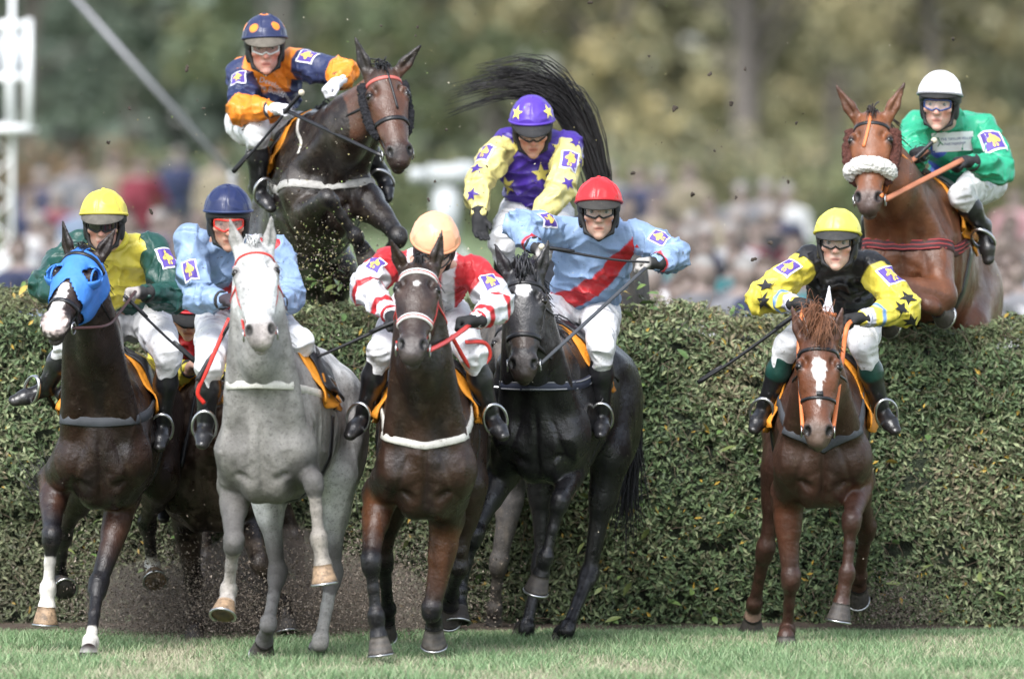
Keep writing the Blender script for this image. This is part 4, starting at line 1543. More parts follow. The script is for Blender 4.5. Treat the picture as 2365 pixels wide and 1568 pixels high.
    mb.build('twigs', mat('twig_bark', (.16, .12, .085), .8, var=.3), root)['kind'] = 'stuff'
    # the largest leaves one by one, in shoots above the top and on the face
    meshes = []
    for k in range(6):
        Lf, W = .034 + .004 * k, .017 + .002 * (k % 3)
        rows = 4
        vv, ff = [], []
        for j in range(rows + 1):
            t = j / rows
            ww = W * math.sin(math.pi * min(max(t * .92 + .06, 0), 1)) ** .8
            vv += [(-ww, t * Lf * 2, .004 * math.sin(t * 3) + ww * .35), (0, t * Lf * 2, .006 * math.sin(t * 3)), (ww, t * Lf * 2, .004 * math.sin(t * 3) + ww * .35)]
        for j in range(rows):
            for q in range(2):
                a = j * 3 + q
                ff.append((a, a + 1, a + 4, a + 3))
        me = bpy.data.meshes.new('leaf')
        me.from_pydata(vv, [], ff)
        cl = [(.10, .17, .05), (.13, .20, .06), (.08, .14, .045), (.17, .21, .07), (.42, .30, .06), (.11, .16, .06)][k]
        me.materials.append(mat('big_leaf_%d' % k, cl, .4, var=.25, vscale=30))
        me.polygons.foreach_set('use_smooth', np.ones(len(ff), bool))
        meshes.append(me)
    shoots = [(1470, 670), (1462, 700), (1490, 715), (690, 660), (720, 650), (800, 655), (850, 670), (1560, 705), (1700, 712), (60, 660), (110, 655), (770, 668)]
    for k in range(300):
        if k < 60:
            sx, sy = shoots[k % len(shoots)]
            q = P(sx + r.normal(0, 14), sy + r.normal(0, 14), HY0 + r.uniform(.0, .2))
        else:
            xx = r.uniform(-2.7, 2.7); zz = r.random() * hedge_top(xx)
            q = V(xx, HY0 - .05 - r.random() * .03, zz)
        o = bpy.data.objects.new('leaf', meshes[4 if r.random() < .07 else (k % 4 if k % 4 < 4 else 5)])
        COL.objects.link(o)
        o.parent = root
        o.location = Vector(q - ROOT[root.name])
        o.rotation_euler = (r.uniform(-1.2, .9), r.uniform(-.8, .8), r.uniform(0, 6.28))
        s_ = r.uniform(.6, 1.05)
        o.scale = (s_, s_, s_)
build_hedge()
# bare earth under the hedge
def build_soil():
    r = np.random.default_rng(4)
    nx, ny = 90, 10
    vs, fs = [], []
    for j in range(ny + 1):
        for i in range(nx + 1):
            x = lerp(-4.4, 4.4, i / nx); y = lerp(2.75, 4.6, j / ny)
            e = math.sin(math.pi * j / ny)
            vs.append(V(x, y + .10 * math.sin(x * 3.1) + .06 * math.sin(x * 7.7), .004 + e * (.035 + .02 * r.random())))
    fs = [(j * (nx + 1) + i, j * (nx + 1) + i + 1, (j + 1) * (nx + 1) + i + 1, (j + 1) * (nx + 1) + i) for j in range(ny) for i in range(nx)]
    tag(make_mesh('soil_strip', np.array(vs), fs, mat('soil', (.075, .055, .040), .95, var=.4, vscale=14, bump=.02, bscale=60), None, V(0, 0, 0)), kind='structure')
build_soil()

# ------------------------------------------------------------------ trees beyond
TREE_LEAF = mat('tree_leaf', vcol=True, rough=.7, spec=.2)
TREE_BARK = mat('tree_bark', (.12, .105, .095), .9, var=.4, vscale=3, bump=.05, bscale=8)
def tree(x, D, H_, rad, cols, label, seed, trunk_r=.28, base=.9, n=5200):
    r = np.random.default_rng(seed)
    y = D - CAMD
    g = ground_z(x, y)
    root = empty('tree', V(x, y, g))
    tag(root, label, 'tree', 'autumn trees behind the crowd')
    mb = MB()
    top = V(x + r.normal(0, .5), y, g + H_ * .85)
    mb.tube(smooth_path([V(x, y, g - .2), V(x + r.normal(0, .12), y, g + H_ * .3), V(x + r.normal(0, .25), y, g + H_ * .6), top], 4), [lerp(trunk_r, .05, k / 12) for k in range(13)], 10)
    cl = []
    for k in range(26):
        a = r.uniform(0, 6.28); z = r.uniform(.12, .95)
        rr = rad * (1 - abs(z - .45) ** 2 * 1.6) * r.uniform(.35, 1)
        c = V(x + math.cos(a) * rr, y + math.sin(a) * rr, g + base + z * (H_ - base))
        cl.append((c, r.uniform(.5, 1.15)))
        if k < 14:
            s = V(x, y, g + H_ * (.15 + .5 * z))
            mb.tube([s, lerp(s, c, .5) + V(0, 0, .25), c], [trunk_r * .35, trunk_r * .22, .03], 6)
    mb.build('trunk', TREE_BARK, root)
    which = r.integers(0, len(cl), n)
    C = np.array([c[0] for c in cl]); S_ = np.array([c[1] for c in cl])
    d = nz_rows(r.normal(0, 1, (n, 3)))
    p = C[which] + d * (S_[which] * r.random(n) ** .45)[:, None] * V(1, 1, .75)
    nn = nz_rows(d + r.normal(0, .6, (n, 3)) + V(0, 0, .3))
    t = nz_rows(np.cross(nn, r.normal(0, 1, (n, 3))))
    b = np.cross(nn, t)
    L = r.uniform(.06, .17, n)[:, None]
    v = np.stack([p - t * L, p + b * L * .6, p + t * L, p - b * L * .6], 1).reshape(-1, 3)
    i = np.arange(n) * 4
    f = np.stack([i, i + 1, i + 2, i + 3], 1)
    cols = np.array(cols)
    cc = cols[(which * 7 + r.integers(0, 2, n)) % len(cols)] * r.uniform(.7, 1.3, (n, 1))
    make_mesh('crown', v, f, TREE_LEAF, root, col=np.repeat(cc, 4, 0), smooth=False)
GD = [(.085, .112, .085), (.105, .135, .10), (.075, .095, .078), (.125, .148, .105)]  # tree palettes paled and greyed, distant haze put into the leaf colour
GM = [(.11, .14, .075), (.14, .165, .085), (.085, .11, .065), (.18, .18, .09)]
OY = [(.25, .23, .13), (.30, .26, .14), (.19, .185, .11), (.15, .16, .10), (.36, .30, .15)]
OY2 = [(.20, .20, .125), (.25, .23, .13), (.155, .165, .105), (.31, .27, .14)]
RD = [(.20, .12, .07), (.16, .11, .07), (.11, .11, .07)]
def tx(px, D): return (px - 1182.5) / F * D
for k, (px, D, h_, rad, cols, lab, n) in enumerate([
    (60, 190, 9, 3.4, GD, 'dark green tree behind the white lattice mast', 5200),
    (330, 200, 10, 3.6, GD, 'blue-green tree behind the slanting grey pole', 5200),
    (620, 185, 9, 3.2, GM, 'mid green tree behind the orange and navy jockey', 5200),
    (900, 195, 9, 3.4, GM, 'green tree to the right of the leaping dark bay horse', 5200),
    (1130, 205, 10, 3.3, OY2, 'olive tree behind the flying black tail', 5200),
    (1400, 188, 9, 3.2, OY, 'yellowing tree between the purple cap and the dark trunk', 5600),
    (1660, 200, 10, 3.3, OY2, 'olive yellow tree just left of the dark trunk', 5200),
    (1745, 178, 10, 2.0, OY2, 'thin tree with a dark upright trunk showing at the top', 1500),
    (1930, 195, 9, 3.2, OY2, 'olive tree behind the bright chestnut horse', 5200),
    (2140, 186, 9, 3.0, OY, 'yellow autumn tree above the white helmet', 5600),
    (2370, 192, 10, 3.4, OY, 'golden tree at the right edge', 5600)]):
    tree(tx(px, D), D, h_, rad, cols, lab, 100 + k, n=n, trunk_r=.30 if n == 1500 else .16, base=1.0 if n != 1500 else 3.5)
def shrubs(px, D, w, h_, cols, label, seed, n=1500):
    r = np.random.default_rng(seed)
    x, y = tx(px, D), D - CAMD
    g = ground_z(x, y)
    root = empty('bush', V(x, y, g)); tag(root, label, 'bush', 'bushes under the trees')
    mb = MB()
    for k in range(7):
        a = r.uniform(-1, 1)
        mb.tube([V(x + a * .2, y, g - .05), V(x + a * w * .4, y, g + h_ * .5), V(x + a * w * .7, y + r.normal(0, .2), g + h_ * .85)], [.04, .025, .01], 5)
    mb.build('stems', TREE_BARK, root)
    d = nz_rows(r.normal(0, 1, (n, 3)))
    p = V(x, y, g + h_ * .5) + d * (r.random(n) ** .4)[:, None] * V(w, .8, h_ * .55) * (1 + .25 * np.sin(d[:, :1] * 9 + seed))
    p[:, 2] = np.maximum(p[:, 2], g + .02)
    nn = nz_rows(d + r.normal(0, .5, (n, 3)))
    t = nz_rows(np.cross(nn, r.normal(0, 1, (n, 3)))); b = np.cross(nn, t)
    L = r.uniform(.06, .14, n)[:, None]
    v = np.stack([p - t * L, p + b * L * .6, p + t * L, p - b * L * .6], 1).reshape(-1, 3)
    i = np.arange(n) * 4
    c = np.array(cols)[r.integers(0, len(cols), n)] * r.uniform(.7, 1.3, (n, 1))
    make_mesh('foliage', v, np.stack([i, i + 1, i + 2, i + 3], 1), TREE_LEAF, root, col=np.repeat(c, 4, 0), smooth=False)
for k, (px, w, h_, cols, lab) in enumerate([
    (150, 2.2, 1.7, RD, 'reddish brown bush beside the white lattice mast'), (480, 2.4, 1.6, GM, 'green bush under the slanting pole'),
    (860, 2.6, 1.8, GM, 'green bush below the head of the leaping dark bay horse'), (1150, 2.4, 1.6, GM, 'green bush behind the yellow sleeve of the purple jockey'),
    (1480, 2.4, 1.8, OY2, 'olive bush right of the flying tail'), (1780, 2.4, 1.7, OY2, 'olive bush under the dark trunk'),
    (2080, 2.4, 1.8, GM, 'green bush behind the chestnut neck'), (2330, 2.2, 1.7, OY, 'yellow bush at the right edge behind the crowd')]):
    shrubs(px, 168 + (k % 3) * 3, w, h_, cols, lab, 300 + k)
# the wood closing the view
def far_wood():
    r = np.random.default_rng(9)
    n = 52000
    p = np.stack([np.where(r.random(n) < .5, r.uniform(-26, 26, n), r.uniform(-75, 75, n)), r.uniform(170, 182, n), r.random(n) * 16], 1)
    nn = nz_rows(r.normal(0, 1, (n, 3)) + V(0, -1, .4))
    t = nz_rows(np.cross(nn, r.normal(0, 1, (n, 3)))); b = np.cross(nn, t)
    L = r.uniform(.2, .5, n)[:, None]
    v = np.stack([p - t * L, p + b * L * .6, p + t * L, p - b * L * .6], 1).reshape(-1, 3)
    i = np.arange(n) * 4
    k = smoothstep(-4, 4, p[:, 0] + (vnoise(p * .25) - .5) * 8)
    c = mixcol(np.tile(V(.095, .12, .095), (n, 1)), k, (.22, .21, .125)) * r.uniform(.6, 1.4, (n, 1))  # wood lightened the same way, haze carried by its colour
    tag(make_mesh('far_wood', v, np.stack([i, i + 1, i + 2, i + 3], 1), TREE_LEAF, None, V(0, 0, 0), col=np.repeat(c, 4, 0), smooth=False), 'far wood closing the view behind the trees', 'wood', kind='stuff')
far_wood()

# ------------------------------------------------------------------ crowd
SP_SKIN = mat('crowd_skin', (.20, .155, .14), .6)
SP_COAT = mat('crowd_coat', objcol=True, rough=.8, var=.2, vscale=6)
SP_DARK = mat('crowd_trousers', (.03, .035, .05), .8)
SP_HAIR = mat('crowd_hair', (.06, .04, .03), .7)
SP_GREYHAIR = mat('crowd_grey_hair', (.22, .21, .20), .7)
def person_mesh(var):
    B = Field(V(-.45, -.35, -.02), V(.45, .35, 1.85), .024)
    C, E = B.cap, B.ell
    E(V(0, -.01, 1.62), V(.078, .098, .115), None, .02)
    C(V(0, .01, 1.50), .055, V(0, .0, 1.42), .07, .03)
    C(V(0, 0, 1.02), .165, V(0, 0, 1.32), .18, .05, (V(0, 1, 0), .68))
    for s in (-1, 1):
        C(V(.05 * s, 0, 1.40), .08, V(.19 * s, 0, 1.36), .075, .04)
        if var == 0:
            C(V(.20 * s, 0, 1.35), .065, V(.25 * s, .02, 1.08), .055, .03); C(V(.25 * s, .02, 1.08), .052, V(.24 * s, -.06, .84), .042, .03)
        elif var == 1:
            C(V(.20 * s, 0, 1.35), .065, V(.25 * s, -.04, 1.10), .055, .03); C(V(.25 * s, -.04, 1.10), .052, V(.04 * s, -.20, 1.16), .042, .03)
        else:
            C(V(.20 * s, 0, 1.35), .065, V(.27 * s, -.08, 1.14), .055, .03); C(V(.27 * s, -.08, 1.14), .052, V(.10 * s, -.22, 1.42 if s > 0 else 1.2), .042, .03)
        C(V(.09 * s, 0, .98), .10, V(.10 * s, 0, .52), .072, .03); C(V(.10 * s, 0, .52), .07, V(.10 * s, .02, .08), .05, .03)
        C(V(.10 * s, .02, .05), .05, V(.11 * s, -.13, .04), .042, .02)
    v, q = B.mesh()
    cz = v[q].mean(1)
    fm = np.full(len(q), 1)
    fm[cz[:, 2] < .80] = 2
    head = cz[:, 2] > 1.46
    fm[head] = 0
    fm[head & ((cz[:, 2] > 1.66) | (cz[:, 1] > .02))] = 3
    hands = (np.abs(cz[:, 0]) > .2) & (cz[:, 2] < .86) & (cz[:, 2] > .7)
    fm[hands] = 0
    me_o = make_mesh('person', v, q, [SP_SKIN, SP_COAT, SP_DARK, SP_HAIR if var != 1 else SP_GREYHAIR], None, V(0, 0, 0), fmat=fm)
    me = me_o.data
    bpy.data.objects.remove(me_o)
    return me
PM = [person_mesh(k) for k in range(3)]
CC = {'navy': (.03, .04, .10), 'grey': (.22, .22, .24), 'white': (.75, .75, .76), 'beige': (.36, .31, .22), 'dark red': (.22, .03, .05), 'black': (.02, .02, .025), 'pale blue': (.28, .36, .50), 'brown': (.14, .09, .06), 'teal': (.04, .20, .22), 'olive': (.12, .12, .06), 'pink': (.55, .30, .33), 'orange': (.60, .18, .05)}
def spectators():
    r = np.random.default_rng(33)
    seen = {}
    rows = []
    # (photo x, photo y of the head, colour): those that stand out in the photo
    fixed = [(95, 395, 'navy'), (175, 380, 'grey'), (68, 460, 'navy'), (262, 372, 'beige'), (325, 375, 'dark red'), (412, 345, 'navy'), (505, 370, 'beige'), (130, 440, 'dark red'),
             (1405, 395, 'grey'), (1475, 400, 'navy'), (1525, 392, 'navy'), (1592, 400, 'beige'), (1712, 440, 'grey'), (1768, 430, 'grey'), (1815, 440, 'white'), (1640, 480, 'beige'),
             (1560, 520, 'pale blue'), (1625, 545, 'navy'), (1690, 540, 'white'), (1745, 525, 'dark red'), (1590, 600, 'brown'), (1700, 610, 'teal'), (1630, 640, 'dark red'), (1760, 640, 'white'),
             (2345, 440, 'pink'), (2335, 510, 'orange'), (2350, 570, 'grey')]
    for px, py, cn in fixed:
        rows.append((px, py, cn))
    names = list(CC)
    for k in range(84):
        side = r.random()
        px = r.uniform(10, 560) if side < .30 else (r.uniform(1400, 1960) if side < .80 else r.uniform(2290, 2420))
        py = r.uniform(470, 690)
        if any(abs(px - q[0]) < 17 and abs(py - q[1]) < 14 for q in rows): continue
        rows.append((px, py, names[int(r.choice(len(names), p=[.20, .20, .10, .07, .05, .14, .12, .04, .04, .02, .01, .01]))]))
    rows.sort(key=lambda q: q[0])
    for px, py, cn in rows:
        # distance from head height above the rising ground
        best = None
        for D in np.arange(72, 150, .5):
            x = (px - 1182.5) / F * D
            z = ground_z(x, D - CAMD) + 1.62
            yy = 282 + (CAMZ - z) / D * F
            if best is None or abs(yy - py) < best[0]: best = (abs(yy - py), D, x)
        D, x = best[1], best[2]
        h_ = r.uniform(.95, 1.05)
        o = bpy.data.objects.new('person', PM[int(r.integers(0, 3))])
        COL.objects.link(o)
        o.location = (x, D - CAMD, ground_z(x, D - CAMD))
        o.rotation_euler = (0, 0, r.normal(0, .5))
        w = r.uniform(1.0, 1.2)
        o.scale = (w, w, h_)
        c = np.array(CC[cn]) * r.uniform(.5, .8)
        o.color = (*np.clip(c, 0, 1), 1)
        seen.setdefault(cn, []).append((px, o, py))
    places = [(0, 90, 'beside the white lattice mast'), (90, 215, 'left of the yellow cap'), (215, 300, 'behind the yellow cap'), (300, 460, 'between the yellow cap and navy cap'), (460, 700, 'behind the navy cap'),
              (1300, 1440, 'behind the red cap'), (1440, 1520, 'just right of the red cap'), (1520, 1620, 'right of the red cap'), (1620, 1720, 'between red cap and yellow helmet'), (1720, 1830, 'left of the black-vested jockey'), (1830, 2000, 'behind the yellow helmet'), (2200, 2500, 'at the right edge')]
    used = {}
    for cn, lst in seen.items():
        for px, o, py in lst:
            pl = [q[2] for q in places if q[0] <= px < q[1]]
            row = 'back row' if py < 460 else ('middle row' if py < 570 else 'front row')
            lab = 'spectator in %s, %s, %s' % (cn, row, pl[0] if pl else 'in the crowd')
            used.setdefault(lab, []).append(o)
    ordn = ['leftmost', 'second from left', 'third from left', 'fourth from left', 'fifth from left', 'sixth from left']
    for lab, os_ in used.items():
        for k, o in enumerate(os_):
            tag(o, lab + (', ' + ordn[min(k, 5)] if len(os_) > 1 else ''), 'person', 'spectators behind the hedge')
spectators()

# ------------------------------------------------------------------ mast, pole, camera on a stand
WHITE_PAINT = mat('white_paint', (.80, .81, .82), .4, var=.05)
def mast():
    D = 84.0
    root = empty('lattice_mast', V(tx(10, D), D - CAMD, ground_z(0, D - CAMD)))
    tag(root, 'white lattice mast with a railed platform at the left edge', 'mast')
    def q(px, py, dy=0): return P(px, py, D - CAMD + dy)
    xl, xr = -22, 28
    zb = 760
    for nm, px, dy in (('chord', xl, 0), ('chord', xr, 0), ('chord', xl, .19), ('chord', xr, .19)):
        MB().tube([q(px, zb, dy), q(px, -120, dy)], .022, 8).build(nm, WHITE_PAINT, root)
    y = 700
    k = 0
    while y > 290:
        for dy in (0, .19):
            MB().tube([q(xl, y, dy), q(xr, y - 48, dy)] if k % 2 == 0 else [q(xr, y, dy), q(xl, y - 48, dy)], .011, 6).build('brace', WHITE_PAINT, root)
        y -= 48; k += 1
    for py, rr in ((60, .040), (180, .032), (298, .042)):
        MB().tube([q(-60, py, -.15), q(68, py, -.15)], rr, 8).build('rail', WHITE_PAINT, root)
        MB().tube([q(68, py, -.15), q(68, py, .35)], rr * .7, 8).build('rail', WHITE_PAINT, root)
    for px, dy in ((66, -.15), (66, .35), (-40, -.15), (22, -.15)):
        MB().tube([q(px, 45, dy), q(px, 305, dy)], .034, 8).build('post', WHITE_PAINT, root)
    MB().box(q(10, 300, .1), .55, .5, .03).build('platform', WHITE_PAINT, root)
    for k in range(4):
        MB().box(q(-35 + 26 * k, 120 + 0, -.12), .07, .01, .42).build('panel', mat('pale_panel', (.6, .63, .68), .5), root)
mast()
def pole():
    D = 80.0
    a, b = P(150, -30, D - CAMD), P(535, 405, D - CAMD)
    root = empty('guy_pole', b); tag(root, 'slanting grey metal pole crossing the upper left background', 'pole')
    MB().tube([a, b], .024, 10).build('tube', mat('grey_metal', (.26, .26, .28), .5, metal=.3), root)
    MB().tube([b, P(545, 700, D - CAMD)], .03, 8).build('stake', mat('grey_metal', (.26, .26, .28)), root)
    MB().ball(b, .035).build('clamp', STEEL, root)
pole()
def stand():
    D = 88.0
    q = lambda px, py, dy=0: P(px, py, D - CAMD + dy)
    root = empty('broadcast_camera', q(1030, 640)); tag(root, 'blurred white camera on a stand between the leaping bay and the purple jockey', 'camera')
    pm = mat('pale_casing', (.42, .44, .45), .5)
    MB().box(q(1045, 402), .46, .3, .17).build('housing', pm, root)
    MB().tube([q(985, 405, -.1), q(945, 405, -.1)], .07, 12).build('lens_hood', pm, root)
    MB().box(q(1075, 380), .2, .2, .05).build('viewfinder', pm, root)
    MB().tube([q(1030, 430), q(1030, 560)], .13, 12).build('column', pm, root)
    for k in range(3):
        a = k * 2.09
        MB().tube([q(1030, 540), q(1030, 700) + V(math.cos(a) * .5, math.sin(a) * .5, 0)], .03, 8).build('leg', pm, root)
stand()

# ------------------------------------------------------------------ flying earth
CLOD = mat('clod', (.045, .034, .026), .95, var=.4, vscale=40)
def tetra(p, s, r, cols):
    n = len(p)
    base = np.array([(1, 1, 1), (-1, -1, 1), (-1, 1, -1), (1, -1, -1)], float)
    q = nz_rows(r.normal(0, 1, (n * 3, 3))).reshape(n, 3, 3)
    v = p[:, None, :] + (base[None] @ q) * s[:, None, None] * .6
    v = v.reshape(-1, 3)
    i = np.arange(n) * 4
    f = np.concatenate([np.stack([i + a, i + b, i + c], 1) for a, b, c in ((0, 1, 2), (0, 3, 1), (0, 2, 3), (1, 3, 2))])
    return v, f, np.repeat(cols, 4, 0)
def spray(name, label, boxes, seed):
    r = np.random.default_rng(seed)
    P_, S_, C_ = [], [], []
    for (cx, cy, sx, sy, d0, d1, n, s0, s1, cols) in boxes:
        px, py, d = r.normal(cx, sx, n), r.normal(cy, sy, n), r.uniform(d0, d1, n)
        t = (d + CAMD)
        P_.append(np.array([P(a, b, c) for a, b, c in zip(px, py, d)]))
        S_.append(s0 + (s1 - s0) * r.random(n) ** 3)
        C_.append(np.array(cols)[r.integers(0, len(cols), n)] * r.uniform(.7, 1.3, (n, 1)))
    p, s, c = np.concatenate(P_), np.concatenate(S_), np.concatenate(C_)
    ok = p[:, 2] > .02
    v, f, c = tetra(p[ok], s[ok], r, c[ok])
    tag(make_mesh(name, v, f, mat('flying_earth', vcol=True, rough=.95), None, V(0, 0, 0), col=c, smooth=False), label, 'dirt', kind='stuff')
SOILC = [(.15, .12, .095), (.19, .155, .125), (.09, .07, .055), (.26, .22, .18)]
FLECK = [(.05, .04, .03), (.30, .26, .12), (.22, .30, .10), (.5, .45, .35), (.08, .06, .05), (.04, .03, .025)]
spray('dirt_spray', 'brown spray of earth thrown up behind the grey horse', [
    (600, 1400, 190, 70, 1.4, 3.0, 30000, .003, .010, SOILC), (480, 1420, 130, 50, 1.6, 2.9, 16000, .003, .010, SOILC), (850, 1400, 120, 70, 1.6, 3.0, 12000, .003, .010, SOILC),
    (330, 1360, 110, 70, 1.5, 2.9, 5000, .002, .006, SOILC), (2060, 1410, 70, 45, 2.6, 3.1, 4500, .003, .008, SOILC), (600, 1340, 260, 110, .5, 3.0, 900, .004, .010, SOILC)], 51)
spray('leaf_spray', 'flecks of earth and torn leaves flying round the leaping dark bay horse', [
    (740, 610, 80, 55, 2.6, 3.2, 1100, .003, .009, FLECK), (720, 500, 110, 90, 2.6, 3.2, 260, .003, .008, FLECK), (650, 330, 260, 170, 1.5, 3.5, 260, .003, .008, FLECK),
    (1500, 330, 420, 200, 1.5, 3.5, 240, .003, .008, FLECK), (1200, 800, 700, 400, -1.8, 3.0, 250, .003, .007, FLECK)], 52)
def clods():
    r = np.random.default_rng(61)
    ms = []
    for k in range(5):
        B = Field(V(-.05, -.05, -.05), V(.05, .05, .05), .006)
        for j in range(4): B.ell(r.normal(0, .009, 3), r.uniform(.006, .016, 3), None, .006)
        v, q = B.mesh()
        o = make_mesh('clod', v, q, CLOD, None, V(0, 0, 0)); ms.append(o.data); bpy.data.objects.remove(o)
    spots = [(182, 1472), (118, 1490), (1005, 420), (348, 490), (1720, 160), (1690, 238), (1640, 172), (1125, 385), (920, 380), (960, 84), (965, 62), (1362, 6), (690, 440), (470, 250), (560, 300), (640, 1190), (1780, 560), (1820, 420),
             (580, 620), (1700, 455), (1840, 285), (2200, 90), (1500, 130), (430, 160), (300, 250), (1030, 300), (880, 60), (1560, 250), (1460, 400), (1650, 350), (250, 330), (990, 460), (1850, 640), (1740, 600), (1600, 450), (540, 1520), (935, 1470), (820, 1490), (700, 1500), (300, 1500)]
    for k, (a, b) in enumerate(spots):
        o = bpy.data.objects.new('clod', ms[k % 5]); COL.objects.link(o)
        o.location = Vector(P(a, b, r.uniform(.2, 2.6) if b > 1200 else r.uniform(1.5, 3.2)))
        o.rotation_euler = tuple(r.uniform(0, 6, 3))
        s = r.uniform(.35, .9); o.scale = (s, s, s * r.uniform(.5, 1.2))
        tag(o, 'small dark clod of earth flying ' + ('low over the grass' if b > 1200 else 'against the blurred trees at left' if a < 900 and b < 330 else 'against the blurred crowd at left' if a < 900 else 'against the blurred trees at right' if b < 380 else 'against the blurred crowd at right'), 'clod', 'clods of earth in the air')
clods()

def dust():
    # drifting dust hanging behind the grey horse's legs
    B = Field(V(-2.6, 1.4, -.1), V(.4, 3.4, 1.3), .05)
    for cx, cy, d, rx, rz in ((420, 1420, 2.4, .38, .22), (560, 1380, 2.5, .45, .30), (720, 1400, 2.4, .42, .30), (860, 1410, 2.5, .34, .28), (640, 1300, 2.6, .34, .22), (320, 1390, 2.4, .30, .22)):
        B.ell(P(cx, cy, d), V(rx, .45, rz), None, .12)
    B.cut(V(0, 0, .03), V(0, 0, -1))
    v, q = B.mesh()
    m = bpy.data.materials.new('dust_air')
    m.use_nodes = True
    m.node_tree.nodes.clear()
    vol = m.node_tree.nodes.new('ShaderNodeVolumePrincipled')
    vol.inputs['Color'].default_value = (.72, .62, .54, 1)
    vol.inputs['Density'].default_value = 1.05
    vol.inputs['Anisotropy'].default_value = .2
    out = m.node_tree.nodes.new('ShaderNodeOutputMaterial')
    m.node_tree.links.new(vol.outputs[0], out.inputs['Volume'])
    o = make_mesh('dust_cloud', v, q, m, None, V(0, 0, 0))
    tag(o, 'brown dust hanging in the air behind the legs of the grey horse', 'dust', kind='stuff')
dust()
# ------------------------------------------------------------------ the nine horses
COAT = mat('coat_bay', vcol=True, rough=.33, rvar=.13, var=.34, vscale=8, bump=.005, bscale=26, fine=.0026, spec=.42, speck=((.11, .085, .065), [(90, .68, .75, .5), (16, .56, .80, .35)]))
COATB = mat('coat_black', vcol=True, rough=.32, rvar=.1, var=.3, vscale=8, bump=.006, bscale=24, fine=.0022, spec=.5, speck=((.12, .11, .09), [(95, .72, .78, .4)]))
COATC = mat('coat_chestnut', vcol=True, rough=.38, rvar=.12, var=.28, vscale=9, bump=.005, bscale=26, fine=.002, spec=.42, speck=((.15, .11, .085), [(90, .69, .75, .4), (16, .56, .80, .30)]))
COATG = mat('coat_grey', vcol=True, rough=.6, var=.14, vscale=9, bump=.007, bscale=25, fine=.002, spec=.3, speck=((.05, .045, .04), [(20, .48, .74, .40), (60, .56, .68, .45), (130, .58, .70, .55)]))
COATM = mat('coat_muddy', vcol=True, rough=.7, var=.3, vscale=18, bump=.004, bscale=60, speck=((.20, .17, .14), [(130, .58, .66, .55)]))
ORANGE = mat('orange_cloth', (.80, .30, .025), .65, var=.2, bump=.012, bscale=18)
WHITE_WEB = mat('white_webbing', (.62, .60, .55), .7, var=.15, vscale=30, speck=((.14, .11, .08), [(60, .58, .66, .6)]))
RED_WEB = mat('red_webbing', (.62, .03, .02), .5, var=.1)
RED_LEA = mat('red_leather', (.66, .05, .04), .4)
WHITE_LEA = mat('white_leather', (.75, .74, .72), .45)
NAVY_WEB = mat('navy_webbing', (.03, .035, .06), .6)
GREY_WEB = mat('grey_webbing', (.06, .065, .075), .65, var=.2)
ORANGE_LEA = mat('orange_rubber', (.72, .20, .06), .55, var=.15)
WHT = (.68, .65, .60)
PALE_HOOF = ((.34, .23, .14), (.12, .07, .04))
MUD_HOOF = ((.07, .065, .06), (.16, .13, .10))

HS_ = {}
HS_['hooded'] = dict(seed=1, mat=COAT,
    label='dark bay horse in a blue eye hood with white socks, leftmost of the field',
    chest=(238, 1062, .4), yaw=-4, pitch=4,
    head=dict(poll=(194, 578, -.05), lip=(114, 756), turn=-26, ea=(145, 512), eb=(265, 530)), neck_mid=(225, 790, .2),
    fa=[(128, 1112), (120, 1237, '-'), (111, 1360, '+'), (106, 1441, '-')],
    fb=[(285, 1145), (226, 1352, .35), (209, 1485, .05), (205, 1546, -.30)], flat={1: True},
    ha=[(146, 1232, '+'), (138, 1330, '+'), (152, 1372, '-')], hb=[(340, 1205, '+'), (352, 1305, '+'), (360, 1352, '-')],
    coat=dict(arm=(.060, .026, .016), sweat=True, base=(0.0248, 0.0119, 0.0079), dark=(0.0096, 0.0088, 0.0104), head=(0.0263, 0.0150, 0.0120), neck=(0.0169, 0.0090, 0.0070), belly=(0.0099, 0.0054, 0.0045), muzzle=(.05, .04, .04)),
    socks={0: (1.42, WHT), 1: (1.80, WHT), 3: (1.75, WHT)}, hoofcol={0: PALE_HOOF, 3: PALE_HOOF},
    marks=[(.44, -.01, .17, .030, (.72, .68, .66)), (.535, 0, .07, .06, (.55, .45, .43))],
    tail=dict(path=[(255, 960, 1.9), (200, 1100, 2.1), (120, 1130, 2.1), (70, 1060, 2.1)], n=70, spread=.05),
    tack=dict(cloth=ORANGE, breast=GREY_WEB, breast_z=(.19, .36), breast_w=.055, noseband_t=.40))
